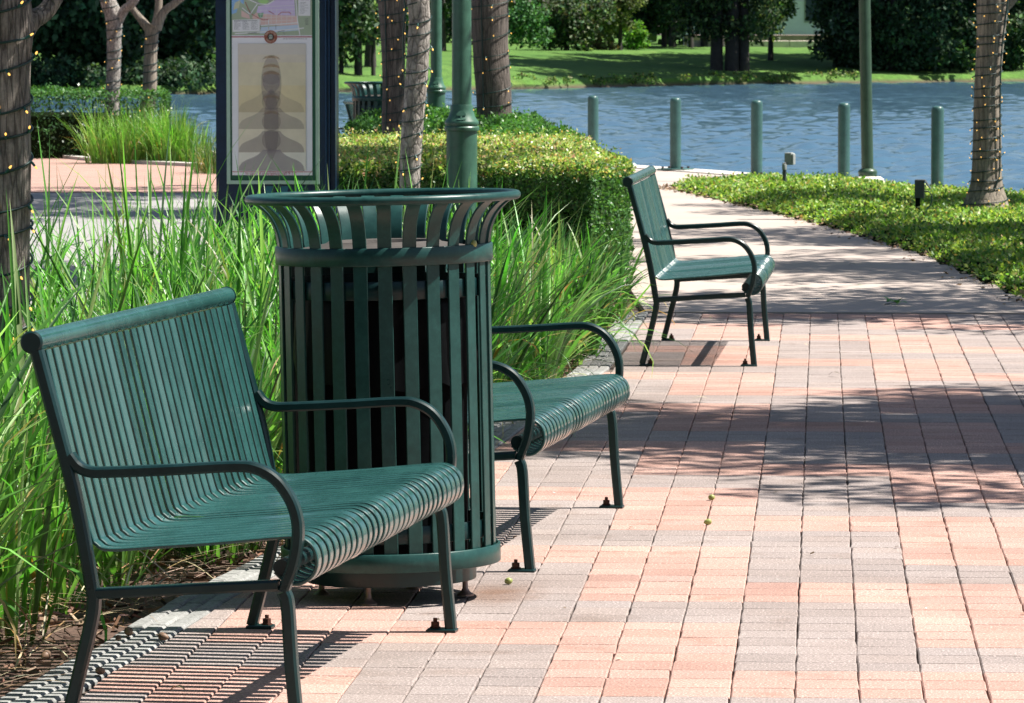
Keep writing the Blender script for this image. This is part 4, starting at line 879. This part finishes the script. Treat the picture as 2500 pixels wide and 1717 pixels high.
# shade trees beside the path, their trunks outside the frame, whose crowns dapple the paving
def shade_tree(sx, sy, h, mesh, cs, label, seed, squash=.9):
    x = sx+h*.637
    t = limb_tree(label, [(x, sy, -.1), (x+.03, sy, 1.2), (x, sy+.05, 2.4), (x-.1, sy, h)], [.17, .13, .11, .05], M['bark_mid'], [([(x, sy, 2.3), (x-.5, sy+.4, 3.2), (x-.9, sy+.6, h-.3)], [.07, .05, .02]), ([(x, sy, 2.4), (x+.5, sy-.4, 3.3), (x+.9, sy-.7, h-.3)], [.07, .05, .02])], None, seed=seed, n=20, seg=5)
    o = obj('crown', CROWN[mesh], t, (0, 0, h)); o.scale = (cs, cs, squash); o.rotation_euler = (0, 0, seed*.9); return t
shade_tree(.85, 17.95, 5.6, 1, 1.0, 'leafy tree right of the brick paving whose crown shades the nearest dark band', 5)
shade_tree(1.6, 18.9, 6.6, 1, 1.0, 'leafy tree further right of the brick paving, second in its pair', 7)
shade_tree(.5, 26.6, 5.4, 2, 1.35, 'small leafy tree right of the seam between brick and concrete', 9)
shade_tree(.1, 18.8, 7.0, 0, .8, 'tall leafy tree behind the pair right of the brick paving', 27)
shade_tree(.95, 31.3, 5.6, 2, 1.4, 'spreading leafy tree right of the near ground cover', 29)
shade_tree(.75, 35.8, 5.5, 1, 1.02, 'leafy tree in the ground cover shading the concrete walk', 11)

# ------------------------------------------------------------------ hedges, ground cover
def hedge(label, poly, h, N, size, cols, topcols, lump=.06, seed=1, topw=.5, name='hedge'):
    r_ = np.random.RandomState(seed); xs = [p[0] for p in poly]; ys = [p[1] for p in poly]
    cx, cy = np.mean(xs), np.mean(ys); t = thing(name, label, 'hedge', (cx, cy, 0))
    Nt = int(N*topw); X = []; 
    while len(X) < Nt:
        x = r_.uniform(min(xs), max(xs), Nt); y = r_.uniform(min(ys), max(ys), Nt); k = inpoly(x, y, poly); X += list(zip(x[k], y[k]))
    T = np.array(X[:Nt]); lum = np.array([mn.noise((x*2.2, y*1.1, 3))+.6*mn.noise((x*6, y*4, 1)) for x, y in T])
    ed = edgedist(T[:, 0], T[:, 1], poly); dep = np.abs(r_.normal(0, .04, Nt))
    zt = h+lum*lump-.06*np.exp(-ed/.05)-dep+(r_.rand(Nt) < .05)*r_.uniform(0, .07, Nt)
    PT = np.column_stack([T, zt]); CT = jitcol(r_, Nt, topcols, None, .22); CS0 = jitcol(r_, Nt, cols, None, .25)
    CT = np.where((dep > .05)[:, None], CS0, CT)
    Ns = N-Nt; L = [math.hypot(poly[i][0]-poly[(i+1) % len(poly)][0], poly[i][1]-poly[(i+1) % len(poly)][1]) for i in range(len(poly))]
    k = r_.choice(len(poly), Ns, p=np.array(L)/sum(L)); u = r_.rand(Ns); A = np.array(poly); B = np.roll(A, -1, 0); S = A[k]*(1-u[:, None])+B[k]*u[:, None]
    zs = r_.rand(Ns)**.85*(h-.02); nrm = np.column_stack([B[k][:, 1]-A[k][:, 1], -(B[k][:, 0]-A[k][:, 0])]); nrm /= np.linalg.norm(nrm, axis=1)[:, None]
    c = S-np.array([cx, cy]); nrm *= np.sign((c*nrm).sum(1))[:, None]
    off = np.array([mn.noise((a*3, b*3, z*3)) for (a, b), z in zip(S, zs)])*lump*1.2-np.abs(r_.normal(0, .05, Ns))-.06*np.clip((.25-zs/h), 0, 1)*4*.5-.03*np.clip(zs/h-.92, 0, 1)*10
    S = S+nrm*off[:, None]; CS = jitcol(r_, Ns, cols, None, .25); up_ = (zs > h*.86)&(r_.rand(Ns) < .55); CS[up_] = jitcol(r_, int(up_.sum()), topcols, None, .25)
    P = np.vstack([PT, np.column_stack([S, zs])])-np.array([cx, cy, 0]); C = np.vstack([CT, CS])
    nr = np.vstack([np.tile([0, 0, .8], (Nt, 1)), np.column_stack([nrm*.8, np.zeros(Ns)])])
    obj('foliage', leaves('foliage', P, size, C, M['hedge'], r_, .55, .3, 0, nr), t)
    cen = np.array([cx, cy]); g = MB(); g.prism([tuple((np.array(p)-cen)*(1-.45/max(.8, np.linalg.norm(np.array(p)-cen)))) for p in poly], -.02, h-.30); g.build('shade_core', twig, t)
    return t
twig = plain('inner_shade', (.010, .016, .007), .95, 0, .5, 30, .3)  # near-black: the shade between the leaves is put into the colour
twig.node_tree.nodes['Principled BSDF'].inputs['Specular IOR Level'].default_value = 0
H1 = [(-2.95, 28.7), (-1.32, 28.5), (-1.12, 29.2), (-1.42, 32), (-1.70, 35.8), (-3.55, 35.8)]
HG = [(.04, .12, .03), (.07, .18, .045), (.025, .08, .022), (.11, .24, .07)]; HT = [(.28, .42, .09), (.42, .50, .13), (.18, .34, .06), (.52, .34, .18), (.40, .52, .16), (.55, .54, .26), (.13, .26, .05)]
hedge('trimmed hedge with yellow and reddish new tips behind the bin grasses', H1, .735, 235000, .026, HG, HT, .02, 2, .34)
H2 = [(-4.12, 42.3), (-3.3, 42.2), (-2.75, 37.6), (-1.78, 36.9), (-2.4, 42.5), (-3.03, 48), (-3.3, 49), (-4.3, 49)]
hedge('low green hedge in the shade of the wrapped trunks near the water', H2, .735, 75000, .034, HG, [(.06, .19, .035), (.10, .25, .05), (.05, .14, .03)], .08, 3, .6)
H3 = [(-15, 58.0), (-8.35, 59.0), (-8.0, 60), (-8.3, 62.4), (-15, 66)]
hedge('clipped dark green hedge behind the pink side pavement at left', H3, .80, 30000, .05, [(.03, .085, .025), (.045, .12, .03), (.02, .06, .018)], [(.05, .15, .035), (.08, .20, .05)], .05, 4, .4)
GC = [(-1.46, 47.5), (-1.36, 46.6), (-.62, 42.1), (.12, 37.25), (.69, 32.7), (1.12, 27.2), (1.30, 25.95), (6.5, 25.95), (7, 28), (4.8, 35.5), (2.4, 42.2), (.95, 46.3), (.15, 48.45), (-.35, 49.1), (-.9, 48.8)]
GV = [p if p[0] < 3.2 else (3.2, p[1]) for p in GC]
gch = lambda x, y, ed: np.minimum(1, .3+ed/.25)*(.095+.04*np.array([mn.noise((a*1.7, b*.9, 7)) for a, b in zip(x, y)])+.02*np.array([mn.noise((a*6, b*5, 2)) for a, b in zip(x, y)]))
x = rs.uniform(-1.5, 3.2, 320000); y = rs.uniform(20, 49.2, 320000); k = inpoly(x, y, GV); x, y = x[k][:125000], y[k][:125000]
ed = edgedist(x, y, GC); h = gch(x, y, ed); dep = np.abs(rs.normal(0, .03, len(x))); sh_ = rs.rand(len(x)) < .25
z = np.where(sh_, h*rs.rand(len(x)), h-dep)+(rs.rand(len(x)) < .03)*rs.uniform(0, .06, len(x))
C = jitcol(rs, len(x), [(.22, .38, .06), (.34, .46, .10), (.13, .28, .05), (.07, .17, .035), (.42, .46, .15), (.44, .32, .15)], [.28, .24, .2, .16, .08, .04], .22)
mg = MB(); n_ = 40; gx = np.linspace(-1.5, 7, 90); gy = np.linspace(20, 49.2, 190); XX, YY = np.meshgrid(gx, gy); ins = inpoly(XX.ravel(), YY.ravel(), GC).reshape(XX.shape); ED = edgedist(XX.ravel(), YY.ravel(), GC); HH = (gch(XX.ravel(), YY.ravel(), ED)*.62).reshape(XX.shape)
base_i = {}
for i in range(190):
    for j in range(90):
        base_i[i, j] = len(mg.v); mg.v.append((gx[j], gy[i], HH[i, j] if ins[i, j] else -.03))
for i in range(189):
    for j in range(89):
        if ins[i:i+2, j:j+2].any(): mg.f.append((base_i[i, j], base_i[i, j+1], base_i[i+1, j+1], base_i[i+1, j])); mg.c.append(None); mg.mi.append(0)
gc = tag(obj('ground_cover', leaves('ground_cover', np.column_stack([x, y, z]), .034, C, M['cover'], rs, .6, .9)), kind='stuff')
tag(mg.build('planting_soil', twig, None, 60), kind='structure')

N = 900; k = rs.randint(0, 6, N); u = rs.rand(N)[:, None]; A = np.array(GC); S = A[k]*(1-u)+A[k+1]*u+rs.normal(0, .07, (N, 2))+np.array([-.03, 0])
dl = rs.normal(size=(N, 3))*np.array([1, 1, .25]); dl /= np.linalg.norm(dl, axis=1)[:, None]; sl = np.cross(dl, rs.normal(size=(N, 3))*.4+np.array([0, 0, 1])); sl /= np.linalg.norm(sl, axis=1)[:, None]; P = np.column_stack([S, rs.uniform(.006, .03, N)]); L = rs.uniform(.02, .05, N)[:, None]
tag(obj('leaf_litter', quads_mesh('leaf_litter', np.stack([P, P+dl*L*.5+sl*L*.25, P+dl*L, P+dl*L*.5-sl*L*.25], 1), jitcol(rs, N, [(.30, .20, .11), (.20, .13, .08), (.40, .30, .19), (.12, .08, .05)], None, .2), M['chips'])), kind='stuff')
# ------------------------------------------------------------------ grasses
def grass_mesh(name, cl, r_, nb=58, hmin=.55, hmax=.95, cols=None, dead=.07, wid=.0135, spread=.09, loose=1):
    n = len(cl); per = r_.randint(int(nb*.7), int(nb*1.3), n); N = per.sum(); k = np.repeat(np.arange(n), per); c = np.array(cl)
    a0 = r_.uniform(0, 2*math.pi, N); rad = spread*np.sqrt(r_.rand(N)); base = np.column_stack([c[k, 0]+rad*np.cos(a0), c[k, 1]+rad*np.sin(a0), np.full(N, -.02)])
    hk = c[k, 2] if c.shape[1] > 2 else np.ones(N)
    L = r_.uniform(hmin, hmax, N)*hk*1.12; lean = np.abs(r_.normal(.10, .17, N))*loose; curl = np.abs(r_.normal(.28, .42, N))*loose; az = a0+r_.normal(0, .7, N)
    flop = r_.rand(N) < .10; curl[flop] += r_.uniform(.8, 1.5, flop.sum())
    W = wid*r_.uniform(.65, 1.35, N)
    C1 = jitcol(r_, N, cols or [(.08, .24, .045), (.12, .31, .06), (.055, .17, .035), (.02, .085, .024), (.20, .40, .11), (.32, .46, .20)], None, .2)
    C0 = C1*np.array([.75, .8, .7])*.8+np.array([.05, .05, .02])
    dd = r_.rand(N) < dead; C1[dd] = jitcol(r_, int(dd.sum()), [(.42, .32, .18), (.34, .24, .12), (.38, .20, .05)], None, .2); C0[dd] = C1[dd]*.8; curl[dd] += r_.uniform(.5, 2.0, dd.sum()); L[dd] *= .8
    tip = r_.rand(N) < .07; C1[tip] = C1[tip]*.4+np.array([.36, .26, .12])*.6
    return ribbons(name, base, az, lean, curl, L, W, C0, C1, M['grass'], r_, 8)
r2 = np.random.RandomState(5)
def bed(y0, y1, step, fo, depth, hh):
    out = []; y = y0
    while y < y1:
        d = 0
        while d < depth(y):
            out.append((bx(y)-.16-fo(y)-d+r2.normal(0, .06), y+r2.normal(0, .08), hh(y, d)*r2.uniform(.85, 1.12))); d += step*r2.uniform(.75, 1.25)
        y += step
    return out
cl = bed(10.0, 17.5, .29, lambda y: float(np.interp(y, [9, 10.6, 11.6, 12.6, 13.5, 20], [.40, .33, .34, .30, .12, .10])), lambda y: float(np.interp(y, [9.5, 12, 14, 17.5], [.75, 1.0, 1.35, 1.6])), lambda y, d: float(np.interp(y, [10, 12.5, 15, 17.5], [.92, .85, .73, .73]))*(.82 if d > .6 else 1))
tag(obj('ornamental_grass', grass_mesh('ornamental_grass', cl, r2, 34, .45, 1.08, wid=.0205, loose=1.5)), kind='stuff')
cl = bed(17.5, 28.2, .30, lambda y: float(np.interp(y, [17.5, 26, 27.5], [.10, .12, .30])), lambda y: float(np.interp(y, [17.5, 27.6], [1.7, 1.5])), lambda y, d: float(np.interp(y, [17.5, 20, 24, 28], [.90, .78, .52, .34]))*(1 if d > .2 else .9))
tag(obj('ornamental_grass', grass_mesh('ornamental_grass', cl, r2, 36, .45, 1.15, wid=.0205, loose=1.6)), kind='stuff')
for i, (px, py, nb, w, hh, lab) in enumerate([(292, 371, 8, .80, .66, 'arching bright grass clump before the two pale trunks at left'), (412, 372, 4, .34, .52, 'thinner upright grass clump right of the big far clump')]):
    x, y = G(px, py); r3 = np.random.RandomState(40+i); c = [(r3.uniform(-w, w)*.8, r3.uniform(0, .8), hh*r3.uniform(.85, 1.1)) for _ in range(nb*3)]
    t = thing('grass_clump', lab, 'plant', (x, y+.1, 0)); obj('blades', grass_mesh('blades', c, r3, 46, .6, 1.05, [(.16, .32, .05), (.22, .38, .08), (.10, .24, .04), (.28, .38, .12)], .08, .014, .12), t)
x, y = G(478, 396); r3 = np.random.RandomState(50); t = thing('grass_clump', 'sparse low grass tuft touching the left edge of the kiosk', 'plant', (x, y+.2, 0)); obj('blades', grass_mesh('blades', [(r3.uniform(-.35, .35), r3.uniform(0, .8), .5) for _ in range(10)], r3, 30, .5, .9, [(.08, .17, .04), (.05, .12, .03)], .15, .010, .10), t)

# ------------------------------------------------------------------ mulch, straw, acorns, fallen leaves
r4 = np.random.RandomState(8); N = 9000
y = r4.uniform(9, 26, N)**1.0; y = 9+(y-9)**1.0; u = r4.rand(N)**1.3*1.1; x = np.array([bx(a) for a in y])-.155-u
P = np.column_stack([x, y, r4.uniform(-.03, .002, N)]); d = r4.normal(size=(N, 3)); d[:, 2] *= .3; d /= np.linalg.norm(d, axis=1)[:, None]; s = np.cross(d, r4.normal(size=(N, 3))); s /= np.linalg.norm(s, axis=1)[:, None]
L = r4.uniform(.012, .05, N)[:, None]; W = r4.uniform(.003, .010, N)[:, None]
V = np.stack([P-d*L/2-s*W/2, P+d*L/2-s*W/2, P+d*L/2+s*W/2, P-d*L/2+s*W/2], 1); V[:, :, 2] += .012
tag(obj('bark_mulch', quads_mesh('bark_mulch', V, jitcol(r4, N, [(.16, .085, .055), (.10, .055, .04), (.22, .13, .085), (.30, .20, .14), (.06, .035, .028)], None, .25), M['chips'])), kind='stuff')
N = 2600; y = r4.uniform(9.5, 26, N); x = np.array([bx(a) for a in y])-.15-r4.rand(N)**1.2*.9+.0; base = np.column_stack([x, y, r4.uniform(-.01, .06, N)])
C = jitcol(r4, N, [(.46, .37, .24), (.38, .28, .17), (.52, .45, .33), (.30, .18, .09)], None, .18)
tag(obj('dry_straw', ribbons('dry_straw', base, r4.uniform(0, 6.3, N), r4.uniform(1.0, 1.45, N), r4.uniform(.1, .8, N), r4.uniform(.08, .34, N), r4.uniform(.003, .007, N), C*.9, C, M['straw'], r4, 6)), kind='stuff')
def acorn(label, x, y, z, sc, mat, cap, rot):
    t = thing('acorn', label, 'acorn', (x, y, z), group='fallen acorns'); t.rotation_euler = rot
    g = MB(); s = sc; g.lathe([(.0005*s, -.012*s), (.003*s, -.0105*s), (.0072*s, -.006*s), (.009*s, 0), (.0088*s, .006*s), (.0065*s, .0105*s), (.001*s, .012*s)], 20); g.build('shell', mat, t, 60)
    if cap:
        g = MB(); g.lathe([(.0098*s, .003*s), (.0102*s, .006*s), (.0085*s, .0115*s), (.004*s, .0145*s), (.0015*s, .0155*s), (.0015*s, .021*s)], 20); g.build('cap', M['cap'], t, 60)
def px4(x, y, s, ox, oy): return ((x/s+ox)/KP, (y/s+oy)/KP)
for (px, py, lab, mat, cap) in [(1153, 1327, 'pale green acorn on the paving right of the bin foot', 'acorn', False), (1614, 1136, 'round green acorn in a paver joint, farther of the close pair', 'acorn', False), (1606, 1192, 'oblong green acorn in a paver joint, nearer of the close pair', 'acorn', False)]:
    x, y = G(px, py); acorn(lab, x, y, .0095, 1.0, M[mat], cap, (R(80), R(rnd.uniform(-20, 20)), R(60+rnd.uniform(-40, 40))))
for i, (zx, zy, lab) in enumerate([(445, 605, 'capped brown acorn on the grey edging beside the mulch, left of the pair'), (778, 650, 'round brown acorn on the inner grey edging row under the bench stripes'), (178, 975, 'reddish brown acorn where grey edging meets brick behind the bench leg'), (345, 660, 'small dull acorn on the outer grey edging row')]):
    x, y = G(*px4(zx, zy, 3.873, 200, 1400)); acorn(lab, x, y, .0125, [1.05, 1.0, 1.0, .7][i], M['acorn_brown'], i != 2, (R(75), R(20*i), R(200+50*i)))
for (zx, zy, lab) in [(345, 1010, 'pale acorn in the mulch left of the bench leg'), (302, 1245, 'dusty acorn in the mulch near the left end of the edging')]:
    x, y = G(*px4(zx, zy, 2.734, 0, 1150)); acorn(lab, x, y, .004, 1.1, M['acorn_brown'], True, (R(70), 0, R(150)))
acorn('green acorn resting on the dusty lid inside the bin flare', -1.098+.215, 12.53-.13, .914, 1.15, M['acorn'], False, (R(85), 0, R(70)))
def leafpiece(g, x, y, z, L, W, a, tilt, c, curl=.012):
    pts = []; n = 6
    for i in range(n+1):
        t_ = i/n; w = W*math.sin(math.pi*min(1, t_*.95+.03))**.8/2
        px, pz = L*t_, z+curl*math.sin(math.pi*t_)+tilt*t_*L
        for s_ in (-1, 1): pts.append((x+px*math.cos(a)-s_*w*math.sin(a), y+px*math.sin(a)+s_*w*math.cos(a), pz+.003*abs(s_)))
    g.add(pts, [(2*i, 2*i+1, 2*i+3, 2*i+2) for i in range(n)], c)
x, y = G(2028, 692); t = thing('fallen_sprig', 'green leafy sprig lying on the shaded concrete seam', 'twig', (x, y, 0))
for k in range(7):
    g = MB(); leafpiece(g, rnd.uniform(-.05, .04), rnd.uniform(-.12, .12), .006, rnd.uniform(.05, .08), .03, rnd.uniform(0, 6.3), rnd.uniform(.05, .5), (.06, .20, .04)); g.build('leaf', M['leaf'], t)
g = MB(); g.tube([(-.05, -.1, .006), (0, 0, .012), (.03, .12, .006)], .002, 6); g.build('stem', M['straw'], t)
for (px, py, c, L, lab) in [(1925, 605, (.05, .10, .04), .05, 'small dark leaf on the concrete walk left of the ground cover edge'), (1940, 654, (.12, .26, .05), .05, 'light green leaf on the sunlit concrete strip'), (1788, 584, (.04, .08, .03), .06, 'dark leaf on the shaded concrete behind the lone bench arms'), (1975, 730, (.10, .03, .03), .04, 'small red brown leaf at the concrete seam right of the lone bench'), (1880, 855, (.10, .08, .05), .05, 'curled dry stem beside the lone bench front feet'), (1568, 913, (.40, .34, .24), .07, 'pale straw lying on the paving near the lone bench shadow'), (385, 1695/1.0757, (.42, .32, .16), .04, 'tan leaf scrap in the striped shade of the nearest bench'), (2040, 668, (.07, .15, .04), .05, 'green leaf on the shaded concrete behind the sprig')]:
    x, y = G(px, py); g = MB(); leafpiece(g, 0, 0, .004, L, L*.45, rnd.uniform(-.4, .4), .1, c); o = g.build('fallen_leaf', M['straw'], None, None, (x, y, 0)); tag(o, lab, 'leaf', 'fallen leaves')

N = 150; x = r4.uniform(-1.3, 1.2, N); y = 9.8+16*r4.rand(N)**1.2; k = x > np.array([bx(a) for a in y])+.03; x, y = x[k], y[k]; N = len(x); P = np.column_stack([x, y, np.full(N, .0035)])
d = r4.normal(size=(N, 3)); d[:, 2] = r4.uniform(0, .4, N); d /= np.linalg.norm(d, axis=1)[:, None]; s_ = np.cross(d, np.array([0, 0, 1.])); s_ /= np.linalg.norm(s_, axis=1)[:, None]; L = (.006+.022*r4.rand(N)**3)[:, None]
tag(obj('paving_debris', quads_mesh('paving_debris', np.stack([P, P+d*L*.5+s_*L*.3, P+d*L, P+d*L*.5-s_*L*.3], 1), jitcol(r4, N, [(.20, .13, .08), (.10, .07, .05), (.45, .38, .28), (.10, .16, .05), (.6, .58, .54)], None, .2), M['chips'])), kind='stuff')
# ------------------------------------------------------------------ render settings
scn.render.engine = 'CYCLES'
try:
    scn.cycles.max_bounces = 8; scn.cycles.transparent_max_bounces = 16; scn.cycles.caustics_reflective = False; scn.cycles.caustics_refractive = False
    scn.cycles.sample_clamp_indirect = 6
except Exception: pass
bpy.context.view_layer.update()
